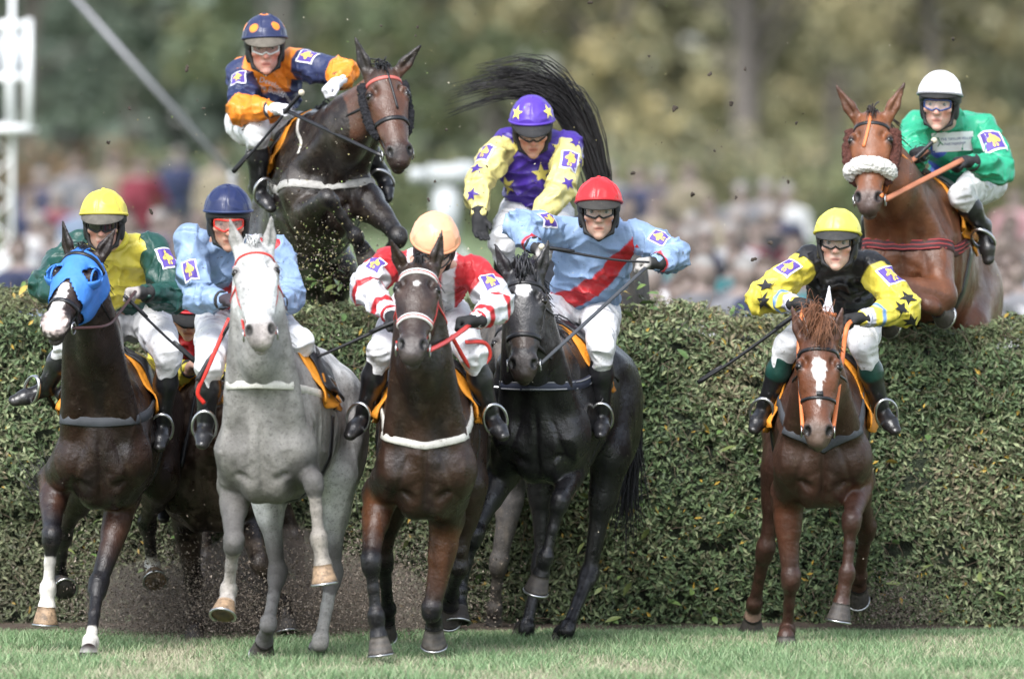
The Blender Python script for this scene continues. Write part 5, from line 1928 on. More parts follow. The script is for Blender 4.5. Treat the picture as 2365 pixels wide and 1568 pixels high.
HS_['grey'] = dict(seed=2, mat=COATG,
    label='dappled grey horse with white head and red bridle, one foreleg folded',
    chest=(614, 1045, -1.1), yaw=-9, pitch=5,
    head=dict(poll=(586, 562, -1.45), lip=(603, 786), turn=3, ea=(531, 508), eb=(627, 501)), neck_mid=(604, 800, -1.25),
    fa=[(545, 1120), (540, 1251, '-'), (528, 1362, '+'), (517, 1428, '-')],
    fb=[(690, 1085), (724, 1110, '-'), (737, 1245, '+'), (752, 1345, '+')],
    ha=[(642, 1318, '+'), (620, 1440, '-'), (606, 1500, -.2)], hb=[(770, 1320, '+'), (740, 1480, '-'), (733, 1535, 0)], flat={3: True},
    coat=dict(base=(.23, .22, .205), dark=(.10, .095, .09), sweat=True, head=(.78, .78, .78), neck=(.32, .31, .30), belly=(.15, .14, .125), rump=(.70, .70, .69), muzzle=(.34, .29, .27), eyering=(.10, .09, .085), leg_lo=.1),
    socks={0: (1.22, (.36, .33, .30)), 1: (1.30, (.34, .305, .265)), 2: (1.5, (.16, .155, .15)), 3: (1.4, (.30, .29, .27))}, hoofcol={0: PALE_HOOF, 1: PALE_HOOF},  # hind legs coloured darker, their shade put into the coat
    hair=(.62, .62, .62), marks=[],
    tack=dict(leather=RED_WEB, cloth=ORANGE, breast=WHITE_WEB, breast_z=(.33, .30), breast_w=.045, noseband=None, browband_w=.012, cheek_w=.012))
HS_['stumbling'] = dict(seed=3, mat=COAT,
    label='dark brown horse half hidden between the hooded bay and the grey, leg bandaged',
    chest=(478, 1130, 1.7), yaw=-4, pitch=-16,
    head=dict(poll=(590, 900, 1.3), lip=(610, 1100), turn=0, ea=(560, 850), eb=(620, 850)),
    fa=[(432, 1180), (447, 1345, '+'), (450, 1432, '+'), (450, 1490, 1.75)], flat={0: True},
    fb=[(560, 1180), (600, 1300, '-'), (655, 1390, '+'), (664, 1462, '-')],
    ha=None, hb=[(680, 1240, '+'), (712, 1430, '+'), (716, 1478, '+')],
    coat=dict(base=(0.0198, 0.0109, 0.0074), dark=(0.0160, 0.0112, 0.0096), belly=(0.0090, 0.0054, 0.0045), mud=((.12, .09, .07), .35)),
    tack=dict(cloth=ORANGE))
HS_['bay_front'] = dict(seed=4, mat=COAT,
    label='dark brown horse with red and white bridle in the centre front',
    chest=(983, 1085, -.8), yaw=-1, pitch=3,
    head=dict(poll=(968, 606, -1.15), lip=(950, 818), turn=-4, ea=(902, 554), eb=(1021, 534)), neck_mid=(972, 830, -1.0),
    fa=[(880, 1140), (856, 1295, '-'), (869, 1425, '+'), (880, 1510, '+')],
    fb=[(1032, 1195), (996, 1412, '-'), (1002, 1425, -.42), (1003, 1484, -.36)],
    ha=[(886, 1290, '+'), (896, 1405, '+'), (888, 1455, '+')], hb=[(1060, 1310, '+'), (1042, 1370, '+'), (1036, 1420, '+')],
    coat=dict(arm=(.105, .042, .020), sweat=True, base=(0.0307, 0.0158, 0.0104), dark=(0.0112, 0.0104, 0.0120), head=(0.0413, 0.0240, 0.0180), neck=(0.0238, 0.0139, 0.0099), belly=(0.0208, 0.0109, 0.0074), muzzle=(.06, .05, .048), leg_lo=.45),
    marks=[(.165, .0, .018, .016, (.6, .58, .56))], hair=(.02, .017, .018), hoofcol={0: MUD_HOOF, 1: MUD_HOOF},
    tack=dict(leather=RED_LEA, cloth=ORANGE, browband=WHITE_LEA, browband_stripe=RED_LEA, browband_w=.034, noseband=WHITE_LEA, noseband_stripe=RED_LEA, noseband_w=.034, noseband_t=.36,
              breast=WHITE_WEB, breast_z=(.12, .42), breast_w=.042, breast_pow=1.3, cheek_w=.022))
HS_['black'] = dict(seed=5, mat=COATB,
    label='black horse with a white star on its forehead, one foreleg lifted',
    chest=(1250, 1003, .7), yaw=-11, pitch=4,
    head=dict(poll=(1210, 624, .2), lip=(1208, 868), turn=-3, ea=(1143, 565), eb=(1267, 556)), neck_mid=(1228, 790, .4),
    fa=[(1165, 1085), (1094, 1235, '-'), (1061, 1368, '-'), (1060, 1440, '-')],
    fb=[(1320, 1075), (1293, 1155, '-'), (1259, 1290, '+'), (1240, 1362, '+')],
    ha=[(1252, 1285, '+'), (1216, 1450, '-'), (1206, 1490, 2.0)], hb=[(1362, 1322, '+'), (1310, 1452, '-'), (1297, 1500, 1.5)], flat={2: True, 3: True},
    coat=dict(base=(0.0152, 0.0144, 0.0160), dark=(0.0088, 0.0084, 0.0100), head=(.024, .023, .025), neck=(0.0208, 0.0192, 0.0208), muzzle=(.05, .036, .03)),
    marks=[(.125, 0, .040, .034, (.75, .74, .74)), (.40, 0, .05, .05, (.05, .033, .025))], forelock='knob', hair=(.02, .02, .024),
    tail=dict(path=[(1430, 900, 2.5), (1455, 1000, 2.6), (1445, 1130, 2.6), (1442, 1240, 2.55)], n=110, spread=.06),
    tack=dict(cloth=ORANGE, breast=NAVY_WEB, breast_stripe=mat('pale_stripe', (.3, .3, .32), .6), stripe_rows=(.018, -.018), breast_z=(.24, .36), breast_w=.055))
HS_['descending'] = dict(seed=6, mat=COATM,
    label='mud-spattered dark horse landing steeply off the hedge behind the black horse, tail flying',
    chest=(1165, 945, 2.6), yaw=-24, pitch=-20,
    head=dict(poll=(1185, 735, 2.1), lip=(1190, 930), turn=0, ea=(1165, 690), eb=(1205, 690)),
    fa=[(1110, 1085), (1066, 1255, '-'), (1046, 1370, '+'), (1040, 1432, '+')],
    fb=[(1185, 1095), (1152, 1300, '-'), (1142, 1405, '+'), (1140, 1462, '+')],
    ha=None, hb=None,
    coat=dict(base=(.075, .07, .07), dark=(.05, .045, .042), mud=((.13, .11, .09), .5)),
    tail=dict(path=[(1405, 600, 4.0), (1385, 430, 3.95), (1335, 290, 3.9), (1265, 212, 3.85), (1170, 195, 3.8), (1020, 245, 3.75)], n=420, spread=.10, r=.0054, jit=.022, lenvar=.42, clumps=22),
    tack=dict(cloth=ORANGE))
HS_['bay_jumping'] = dict(seed=8, mat=COAT,
    label='dark bay horse leaping over the hedge at upper left with ears pricked',
    chest=(752, 442, 3.3), yaw=9, pitch=24,
    head=dict(poll=(884, 156, 2.85), lip=(930, 374), turn=16, ea=(821, 89), eb=(972, 105)), neck_mid=(800, 300, 3.1),
    fa=[(705, 500, 3.25), (757, 456, 2.86), (820, 545, 2.98), (852, 602, 3.08)],
    fb=[(850, 470, 3.25), (922, 548, 2.98), (882, 605, 3.2), (860, 650, 3.3)],
    ha=None, hb=None,
    coat=dict(sweat=True, base=(0.0161, 0.0103, 0.0081), dark=(0.0115, 0.0108, 0.0122), head=(0.0863, 0.0360, 0.0210), neck=(0.0143, 0.0098, 0.0081), muzzle=(.03, .022, .02), eartip=(.02, .014, .012), mud=((.10, .085, .07), .2)),
    hair=(.012, .012, .014),
    tack=dict(cloth=ORANGE, browband=mat('pink_band', (.5, .12, .10), .5), breast=mat('pale_grey_web', (.36, .35, .33), .7, var=.25, vscale=40), breast_z=(-.03, .22), breast_w=.05, noseband_t=.33))
HS_['chestnut_front'] = dict(seed=7, mat=COATC,
    label='chestnut horse with white blaze galloping alone in front of the hedge at right',
    chest=(1900, 1062, 1.0), yaw=0, pitch=2,
    head=dict(poll=(1892, 775, .45), lip=(1890, 1024), turn=0, ea=(1828, 709), eb=(1946, 713)), neck_mid=(1896, 880, .72),
    fa=[(1820, 1140), (1827, 1336, '+'), (1818, 1455, 1.45), (1815, 1508, 1.10)], flat={0: True},
    fb=[(1978, 1111), (1967, 1200, '-'), (1956, 1325, '+'), (1936, 1432, '-')],
    ha=[(1769, 1262, '+'), (1742, 1394, '+'), (1735, 1448, '+')], hb=[(2003, 1215, '+'), (1985, 1330, '+'), (1980, 1372, '+')],
    coat=dict(arm=(.080, .030, .016), sweat=True, base=(.050, .026, .018), dark=(.050, .024, .017), muzzle=(.10, .075, .06), head=(.125, .044, .020), neck=(.07, .032, .022), belly=(.036, .015, .010)),
    hair=(.22, .095, .048), forelock='bushy', socks={2: (2.3, (.3, .2, .15))},
    marks=[(.20, 0, .07, .032, (.75, .72, .70)), (.30, 0, .09, .014, (.75, .72, .70))],
    tack=dict(cloth=ORANGE, breast=GREY_WEB, breast_z=(.06, .40), breast_pow=.8, breast_w=.055, cloth_a=88, noseband_t=.35, noseband_w=.018))
HS_['chestnut_jumping'] = dict(seed=9, mat=COATC,
    label='bright chestnut horse with white sheepskin noseband leaping the hedge at upper right',
    chest=(2095, 600, 3.2), yaw=-13, pitch=20,
    head=dict(poll=(2013, 260, 2.8), lip=(2003, 480), turn=-10, ea=(1931, 199), eb=(2089, 193)), neck_mid=(2068, 425, 3.0),
    fa=[(2035, 680, 3.2), (1995, 690, 2.88), (2030, 730, 3.12), (2055, 738, 3.28)],
    fb=[(2172, 684, 3.02), (2056, 652, 2.84), (2150, 706, 2.90), (2182, 716, 3.04)],
    ha=None, hb=None,
    coat=dict(sweat=True, base=(.135, .050, .023), dark=(.09, .036, .02), head=(.20, .072, .030), neck=(.13, .055, .03), muzzle=(.06, .05, .048), eartip=(.03, .018, .015), belly=(.12, .045, .02)),
    hair=(.03, .02, .016),
    tack=dict(cloth=ORANGE, breast=mat('maroon_web', (.05, .012, .015), .6), breast_stripe=mat('red_stripe', (.4, .05, .05), .6), stripe_rows=(.024, 0, -.024), breast_z=(.03, .24), breast_w=.07, noseband=None, cheek=mat('orange_cheek', (.75, .25, .05), .5)))
HI = {k: horse(s) for k, s in HS_.items()}
# ------------------------------------------------------------------ the nine jockeys
YEL, GRN, LBL, REDC, NVY, ORG, PUR, BLK, WHI = (.64, .54, .07), (.012, .062, .050), (.23, .33, .51), (.50, .025, .032), (.025, .035, .10), (.85, .26, .03), (.055, .025, .26), (.012, .012, .013), (.70, .70, .73)
PYEL = (.66, .58, .22)
KGRN = (.03, .36, .20)

def w_(mask):
    return mask.astype(float)

def fn_green_yellow(c, L, v):
    z, x = L[:, 2], L[:, 0]
    return mixcol(c, smoothstep(-.55, -.58, z + np.abs(x - .02) * 1.2), GRN)
def fn_sash(c, L, v):
    q = L[:, 0] - .17 - (L[:, 2] + .10) * .42
    return mixcol(c, smoothstep(.072, .066, np.abs(q)) * (L[:, 1] > -.02), REDC)
def fn_sash2(c, L, v):
    q = L[:, 0] - .15 - (L[:, 2] + .05) * .40
    return mixcol(c, smoothstep(.080, .074, np.abs(q)), REDC)
def fn_redwhite(c, L, v):
    q = np.abs(L[:, 0]) - .095 + L[:, 2] * .02
    c = mixcol(c, smoothstep(.036, .030, np.abs(q)), WHI)
    return c
def fn_orange(c, L, v):
    z = L[:, 2]
    c = mixcol(c, smoothstep(-.22, -.25, z) * smoothstep(-.66, -.63, z), NVY)
    c = mixcol(c, smoothstep(.135, .142, np.abs(L[:, 0])) * smoothstep(-.5, -.4, z), NVY)
    return c
def fn_redyellow(c, L, v):
    return mixcol(c, smoothstep(.09, .10, np.abs(L[:, 0])), YEL)
def fn_greenspots(c, L, v):
    for sx, sz, r in ((-.10, -.12, .055), (.02, -.75, .06), (.16, -.5, .04), (-.16, -.5, .05)):
        d = np.hypot(L[:, 0] - sx, (L[:, 2] - sz) * .5)
        c = mixcol(c, smoothstep(r + .004, r - .004, d) * (L[:, 1] > 0), (.06, .12, .55))
    return c
def slv(bands):
    def fn(c, s, v, i, dr):
        for a, b, col in bands:
            c = mixcol(c, smoothstep(a - .015, a + .015, s) * smoothstep(b + .015, b - .015, s), col)
        return c
    return fn
def cap_dots(c, L, v):
    for p in ((-.055, .085, .065), (.055, .085, .075), (.0, .0, .118), (.09, -.02, .06), (-.09, -.02, .06)):
        d = np.linalg.norm(L - np.array(p), axis=1)
        c = mixcol(c, smoothstep(.026, .021, d), ORG)
    return c
def cap_seams(c, L, v):
    return mixcol(c, smoothstep(.004, .002, np.abs(L[:, 0])) * .5, (.01, .014, .04))

JS = {}
JS['hooded'] = dict(skin=(0.5, 0.3, 0.23), seed=1, label='jockey in yellow cap and dark green and yellow silks on the blue-hooded horse',
    head=(240, 520, .72), yaw=-4, nod=8, sh=[(178, 572, .95), (352, 580, .95)], el=[(98, 655, .85), (404, 692, .80)], wr=[(150, 690, .62), (332, 676, .58)],
    hip=(302, 735, 1.28), kn=[(160, 795, .62), (388, 820, .60)], an=[(108, 888, .80), (376, 965, .74)], toe=[(26, 918, .75), (364, 1052, .52)],
    hdir=[None, (-1, -.25, .02)], col=dict(jacket=YEL, sleeve=GRN, cap=YEL, peak=(.10, .09, .075), glove=(.34, .31, .29), glove2=(.02, .02, .02)), collar='yellow',
    jacket_fn=fn_green_yellow, goggles='dark', patch=[None, (.35, (.7, -1, .1), .10, .13)], jmat=SILKC)
JS['grey'] = dict(skin=(0.5, 0.28, 0.2), seed=2, label='jockey in navy cap and light blue silks with red sash on the grey horse',
    head=(527, 512, -.72), yaw=3, nod=14, sh=[(438, 562, -.5), (640, 588, -.4)], el=[(458, 690, -.66), (668, 690, -.6)], wr=[(520, 694, -.85), (640, 700, -.9)],
    hip=(545, 730, .0), kn=[(484, 845, -.85), (690, 790, -.80)], an=[(476, 962, -.76), (732, 862, -.60)], toe=[(464, 1035, -.98), (768, 945, -.70)],
    hdir=[(.8, -.5, .1), None], col=dict(jacket=LBL, sleeve=LBL, cap=(.010, .018, .075), hem=(.02, .035, .11), glove=(.04, .03, .04)), collar='blue',
    jacket_fn=fn_sash2, goggles='tint', gframe='red', peak=False, patch=[(.62, (-.2, -1, .1), .08, .11), None], cap_fn=cap_seams)
JS['stumbling'] = dict(seed=3, label='jockey in red and yellow silks bent low between two horses, face down',
    head=(434, 716, 1.75), yaw=4, nod=36, sh=[(366, 748, 2.05), (498, 750, 2.05)], el=[(388, 868, 1.9), (540, 860, 1.9)], wr=[(442, 850, 1.7), (520, 900, 1.7)],
    hip=(445, 915, 2.45), kn=[(402, 1000, 1.95), (545, 1005, 2.0)], an=[(388, 1128, 2.15), (560, 1130, 2.15)], toe=[(372, 1222, 1.95), (565, 1220, 1.95)],
    hdir=[(.7, -.5, .5), None], col=dict(jacket=REDC, sleeve=YEL, cap=REDC, peak=(.012, .012, .013), glove=(.45, .27, .2)), collar='red', jacket_fn=fn_redyellow, goggles='dark')
JS['bay_front'] = dict(seed=4, label='jockey in peach cap and red and white silks crouched over the centre horse',
    head=(1004, 572, -.52), yaw=6, nod=42, sh=[(893, 612, -.25), (1098, 632, -.25)], el=[(842, 668, -.42), (1152, 706, -.42)], wr=[(905, 730, -.70), (1098, 742, -.66)],
    hip=(990, 715, .28), kn=[(880, 812, -.56), (1092, 818, -.56)], an=[(844, 945, -.45), (1130, 948, -.45)], toe=[(790, 1018, -.66), (1174, 1015, -.66)],
    hdir=[None, (-1, -.2, -.02)], col=dict(jacket=REDC, sleeve=WHI, cap=(.85, .42, .24), hem=(.7, .3, .16), glove=(.012, .012, .013), cuff=(.45, .02, .03)), collar='red',
    jacket_fn=fn_redwhite, sleeve_fn=slv([(-.1, .50, REDC), (1.05, 1.16, REDC), (1.64, 1.76, REDC)]), peak=False, button=False, waist=.14, patch=[(.55, (-.3, -1, .3), .09, .11), (.62, (.3, -1, .3), .09, .10)])
JS['black'] = dict(skin=(0.5, 0.32, 0.24), seed=5, label='jockey in red cap and light blue silks with diagonal red sash on the black horse',
    head=(1383, 492, .98), yaw=0, nod=4, sh=[(1290, 535, 1.2), (1478, 548, 1.2)], el=[(1196, 522, 1.0), (1560, 590, 1.12)], wr=[(1236, 572, .80), (1512, 608, .94)],
    hip=(1345, 715, 1.6), kn=[(1200, 790, .9), (1388, 796, .86)], an=[(1150, 900, 1.05), (1390, 945, .98)], toe=[(1128, 960, .9), (1384, 1026, .70)],
    hdir=[(.75, -.3, -.45), (-1, -.15, .02)], col=dict(jacket=(.23, .335, .52), sleeve=(.23, .335, .52), cap=(.62, .02, .025), hem=(.4, .015, .02), glove=(.36, .34, .32), glove2=(.02, .02, .02)), collar='black',
    jacket_fn=fn_sash, sleeve_fn=slv([(1.78, 1.86, REDC)]), waist=.165, chestw=.19, patch=[(.5, (-.1, -1, .5), .09, .10), (.55, (.5, -1, .3), .08, .10)])
JS['descending'] = dict(skin=(0.5, 0.27, 0.2), seed=6, label='jockey in purple star cap and purple and yellow silks above the flying black tail',
    head=(1229, 300, 3.28), yaw=3, nod=22, tilt=-2, sh=[(1166, 336, 3.4), (1312, 342, 3.4)], el=[(1104, 418, 3.2), (1300, 428, 3.15)], wr=[(1106, 500, 3.0), (1236, 512, 2.85)],
    hip=(1238, 492, 3.66), kn=[(1160, 560, 3.15), (1320, 620, 3.2)], an=[(1180, 690, 3.35), (1340, 750, 3.4)], toe=[(1160, 760, 3.2), (1350, 820, 3.2)],
    hdir=[(.10, -.25, -1), None], hdn=((.2, -1, .1), (0, -.25, -1)), curl=(.25, 1), col=dict(jacket=PUR, sleeve=PYEL, cap=(.09, .04, .38), peak=(.018, .018, .02), glove=(.014, .014, .016)), collar='purple', chestw=.19, waist=.165, sleeve_fn=slv([(-.2, .06, PUR)]),
    patch=[(.55, (-.7, -1, .1), .09, .12), (.62, (.2, -1, .2), .10, .15)], jmat=SILKC, stirrup=(0, 0))
JS['bay_jumping'] = dict(skin=(0.56, 0.3, 0.24), seed=8, label='jockey in navy cap with orange spots and orange and navy silks, upper left',
    head=(612, 112, 3.5), yaw=4, nod=8, tilt=-2, sh=[(562, 172, 3.75), (680, 148, 3.65)], el=[(562, 255, 3.5), (792, 168, 3.42)], wr=[(632, 252, 3.32), (780, 190, 3.28)],
    hip=(606, 290, 4.0), kn=[(594, 308, 3.5), (830, 320, 3.55)], an=[(596, 425, 3.62), (878, 398, 3.65)], toe=[(646, 492, 3.42), (888, 455, 3.5)],
    hdir=[(1, -.3, 0), (-.75, -.5, -.5)], col=dict(jacket=ORG, sleeve=NVY, cap=(.020, .028, .085), peak=(.12, .105, .085), glove=(.72, .72, .76), cuff=(.03, .03, .035)), collar='navy',
    jacket_fn=fn_orange, sleeve_fn=slv([(-.1, .14, ORG), (.86, 2.1, ORG)]), cap_fn=cap_dots, goggles='tint', gframe='white', patch=[(.42, (-.25, -1, .2), .09, .12), (.40, (.2, -1, .5), .09, .12)])
JS['chestnut_front'] = dict(skin=(0.58, 0.38, 0.3), seed=7, label='jockey in bright yellow helmet, black vest and yellow sleeves with black stars',
    head=(1934, 564, 1.12), yaw=-6, nod=3, tilt=1, sh=[(1866, 606, 1.35), (2012, 620, 1.35)], el=[(1760, 690, 1.15), (2092, 716, 1.15)], wr=[(1838, 702, .92), (1990, 736, .95)],
    hip=(1945, 745, 1.78), kn=[(1820, 798, 1.18), (1994, 798, 1.18)], an=[(1770, 930, 1.32), (2032, 933, 1.32)], toe=[(1730, 1012, 1.10), (2084, 1008, 1.12)],
    hdir=[(.95, -.3, .02), (-1, -.2, 0)], col=dict(jacket=BLK, sleeve=YEL, cap=(.74, .68, .10), hem=(.55, .5, .05), peak=(.03, .03, .03), glove=(.012, .012, .013), cuff=(.5, .5, .6), boot_top=(.012, .05, .04)), collar='black',
    sleeve_fn=slv([(-.2, .12, BLK), (1.62, 1.68, (.12, .25, .5)), (1.80, 1.98, (.5, .5, .58))]), patch=[(.45, (-.5, -1, .2), .10, .13), (.45, (.6, -1, .25), .11, .14)], jmat=SILKC, button=False)
JS['chestnut_jumping'] = dict(skin=(0.6, 0.36, 0.29), seed=9, label='jockey in white helmet and green silks with blue spots, upper right',
    head=(2170, 243, 3.35), yaw=-10, nod=6, tilt=2, sh=[(2118, 296, 3.6), (2268, 302, 3.66)], el=[(2098, 372, 3.4), (2312, 396, 3.45)], wr=[(2132, 352, 3.16), (2240, 374, 3.2)],
    hip=(2242, 425, 3.98), kn=[(2030, 470, 3.5), (2222, 452, 3.42)], an=[(2000, 560, 3.6), (2266, 520, 3.55)], toe=[(1990, 620, 3.5), (2280, 625, 3.5)],
    hdir=[(-.4, -.8, 0), (-1, -.3, 0)], col=dict(jacket=KGRN, sleeve=KGRN, cap=(.80, .80, .80), hem=(.25, .25, .27), peak=(.015, .015, .015), glove=(.015, .015, .017)), collar='green', button=False, peak_len=.03,
    jacket_fn=fn_greenspots, gframe='blue', patch=[None, (.50, (.25, -1, .1), .13, .15)], jmat=SILKC, stirrup=(0, 1))
JI = {k: jockey(s, HI[k]) for k, s in JS.items()}
# ------------------------------------------------------------------ tack of single horses, reins, whips, emblems
def surf(I, px, py):
    """point of a horse's surface seen at a photo position, with its normal"""
    o = V(0, -CAMD, CAMZ)
    h_ = ray(I['bvh'], o, nz(P(px, py, 0) - o), 90)
    return h_
def surf_strap(I, pts, width, m, name):
    P_, N_ = [], []
    pp = smooth_path([V(a, b, 0) for a, b in pts], 6)
    for q in pp:
        h_ = surf(I, q[0], q[1])
        if h_: P_.append(h_[0] + h_[1] * .002); N_.append(h_[1] if h_[1][1] < 0 else -h_[1])
    if len(P_) > 2: return MB().strap(P_, N_, width, .007).build(name, m, I['root'])

def fleece(I, pts, r, m, name, seed, amp=.012):
    pts = [np.asarray(p) for p in pts]
    A = np.array(pts)
    B = Field(A.min(0) - .09, A.max(0) + .09, .006)
    for a, b in zip(pts[:-1], pts[1:]): B.cap(a, r, b, r, .01)
    v, q = B.mesh()
    d, s = chain_param(v, pts)
    i = np.minimum(s.astype(int), len(pts) - 2)
    cen = A[i] + (A[i + 1] - A[i]) * (s - i)[:, None]
    v = v + nz_rows(v - cen) * ((ridged(v + seed, 55) - .4) * amp + (vnoise(v * 120) - .5) * amp * .8)[:, None]
    return make_mesh(name, v, q, m, I['root'])

BLUE_HOOD = mat('blue_hood', (.045, .20, .62), .6, var=.12, vscale=14, bump=.006, bscale=25)
def hood(I):
    """cloth hood over the head with eye openings and half cups"""
    v, q = I['v'], I['q']
    h, a, n, l, k = I['h'], I['a'], I['n'], I['l'], I['k']
    pol = h(0, 0, 0)
    LW = 1.18
    p = v - pol
    t, nn, ll = p @ a / k, p @ n / k, p @ l / k / LW
    inside = (t > -.005) & (t < .36 - .10 * np.clip(1 - np.abs(ll) / .06, 0, 1) * (nn > -.05)) & (nn > -.20 - .2 * (t - .05)) & (np.abs(ll) < .13)
    # leave out the ears
    inside &= ~((t < .035) & (np.abs(ll) > .03))
    for s in (-1, 1):
        e = np.sqrt(((t - .185) / .050) ** 2 + ((nn + .028) / .048) ** 2)
        inside &= ~((e < 1) & (ll * s > .05))
    f = q[inside[q].all(1)]
    idx = np.unique(f)
    mp = np.full(len(v), -1); mp[idx] = np.arange(len(idx))
    fn = np.zeros_like(v)
    nrm = np.cross(v[q[:, 1]] - v[q[:, 0]], v[q[:, 2]] - v[q[:, 0]])
    for c in range(4): np.add.at(fn, q[:, c], nrm)
    fn = nz_rows(fn)
    if (fn[idx] @ n).mean() < 0: fn = -fn
    hv = v[idx] + fn[idx] * .007
    ho = make_mesh('hood', hv, mp[f], BLUE_HOOD, I['root'])
    md = ho.modifiers.new('thick', 'SOLIDIFY'); md.thickness = .005; md.offset = 1
    for s in (-1, 1):
        # moulded half cup behind each eye
        vs, fs = [], []
        na, nr = 16, 7
        for j in range(nr):
            for i in range(na):
                an = R(-112 + 224 * i / (na - 1))
                ph_ = R(78 * j / (nr - 1))
                rad = .066 * math.cos(ph_)
                vs.append(h(.190 + math.sin(an) * rad, -.014 - math.cos(an) * rad, (.082 + .052 * math.sin(ph_)) * s))
        for j in range(nr - 1):
            for i in range(na - 1):
                b = j * na + i
                fs.append((b, b + 1, b + na + 1, b + na))
        cu = make_mesh('eye_cup', np.array(vs), fs, BLUE_HOOD, I['root'])
        md = cu.modifiers.new('thick', 'SOLIDIFY'); md.thickness = .005; md.offset = 0
        rim = [h(.185 + math.cos(x) * .052, -.028 + math.sin(x) * .050, .096 * s) for x in np.linspace(0, 2 * math.pi, 20, endpoint=False)]
        MB().tube(rim, .005, 6, closed=True).build('eye_hem', BLUE_HOOD, ho)
    pr, nr_ = headring(I, .075, -105, 105, nn=-.06, off=.013)
    MB().strap(pr, nr_, .024, .006).build('headstall', BLACK_LEATHER, I['root'])
hood(HI['hooded'])

# sheepskins
I = HI['chestnut_jumping']
p_, n_ = headring(I, .345, -100, 100, 14, nn=-.07, off=.018)
fleece(I, p_, .038, mat('white_fleece', (.72, .70, .66), .95, var=.15, vscale=60, bump=.01, bscale=120), 'sheepskin_noseband', 3)
for s in (-1, 1):
    pts = []
    for u in np.linspace(0, 1, 8):
        c = I['h'](lerp(.10, .37, u), lerp(-.075, -.10, u), 0)
        h_ = ray(I['bvh'], c + I['l'] * s * .3, -I['l'] * s, .35)
        if h_: pts.append(h_[0] + I['l'] * s * .018)
    fleece(I, pts, .036, mat('brown_fleece', (.085, .028, .020), .95, var=.3, vscale=60, bump=.01, bscale=120), 'sheepskin_cheekpiece', 5 + s)
surf_strap(I, [(2018, 236), (2005, 300), (1995, 340)], .018, ORANGE_LEA, 'face_strap')
surf_strap(I, [(2052, 400), (2046, 440), (2034, 455)], .022, ORANGE_LEA, 'cheek_end')
I = HI['bay_jumping']
for s in (-1, 1):
    pts = []
    for u in np.linspace(0, 1, 8):
        c = I['h'](lerp(.08, .36, u), lerp(-.08, -.11, u), 0)
        h_ = ray(I['bvh'], c + I['l'] * s * .3, -I['l'] * s, .35)
        if h_: pts.append(h_[0] + I['l'] * s * .014)
    fleece(I, pts, .028, mat('black_fleece', (.012, .012, .016), .95, var=.3, vscale=60, bump=.008, bscale=120), 'sheepskin_cheekpiece', 9 + s)
surf_strap(I, [(893, 165), (905, 205), (918, 252)], .012, BLACK_LEATHER, 'face_strap')
surf_strap(I, [(752, 232), (700, 262), (688, 300), (697, 330), (690, 356)], .020, WHITE_WEB, 'neck_strap')
I = HI['chestnut_front']
surf_strap(I, [(1886, 909), (1900, 909)], .03, BLACK_LEATHER, 'noseband_knot')
# boots of the half-hidden horse
I = HI['stumbling']
E_, K_, F_, H_ = I['legs'][0]
for t in (.78, .92, 1.06):
    c = lerp(K_, F_, t); ax = nz(F_ - K_); u_ = nz(np.cross(ax, V(1, .2, 0))); w_2 = np.cross(ax, u_)
    MB().tube([c + (u_ * math.cos(x) + w_2 * math.sin(x)) * .056 for x in np.linspace(0, 2 * math.pi, 14, endpoint=False)], .014, 6, closed=True).build('bandage', mat('bandage', (.06, .055, .05), .8, var=.5, vscale=60, speck=((.4, .38, .35), [(70, .56, .64, .8)])), I['root'])

# reins
BROWN_REIN = mat('brown_rein', (.05, .02, .018), .5)
rein(HI['hooded'], JI['hooded'], 1, BROWN_REIN, via=[(245, 752, -.2), (278, 720, .2)])
rein(HI['grey'], JI['grey'], 0, RED_WEB, via=[(556, 726, -1.3)], w=.007)
rein(HI['grey'], JI['grey'], 1, RED_WEB, w=.007)
rein(HI['bay_front'], JI['bay_front'], 1, RED_LEA, sag=.01, w=.013)
rein(HI['bay_front'], JI['bay_front'], 0, RED_LEA, w=.011)
rein(HI['black'], JI['black'], 1, GREY_WEB, sag=.0, w=.010)
rein(HI['bay_jumping'], JI['bay_jumping'], 0, BLACK_LEATHER, sag=.0, w=.011)
rein(HI['chestnut_front'], JI['chestnut_front'], 1, ORANGE_LEA, via=[(1945, 830, .7), (1955, 760, .75)], w=.013)
rein(HI['chestnut_front'], JI['chestnut_front'], 0, ORANGE_LEA, via=[(1845, 830, .65), (1848, 760, .72)], w=.012)
rein(HI['chestnut_jumping'], JI['chestnut_jumping'], 1, mat('tan_rein', (.45, .17, .09), .5, var=.15), sag=.0, w=.016)
rein(HI['chestnut_jumping'], JI['chestnut_jumping'], 0, mat('tan_rein', (.45, .17, .09)), sag=.0, w=.014)
# loop of red rein hanging beside the centre horse and the grey
I = HI['bay_front']
MB().tube(smooth_path([P(1042, 775, -.75), P(1090, 850, -.6), P(1130, 826, -.55), P(1120, 792, -.6), P(1075, 790, -.7)], 6), .011, 6, flat=(V(0, -1, .2), .4)).build('rein_end', RED_LEA, I['root'])
I = HI['grey']
MB().tube(smooth_path([P(530, 735, -1.0), P(480, 850, -1.02), P(457, 905, -1.0), P(472, 932, -.98)], 6), .011, 6, flat=(V(0, -1, .2), .4)).build('rein_end', RED_WEB, I['root'])
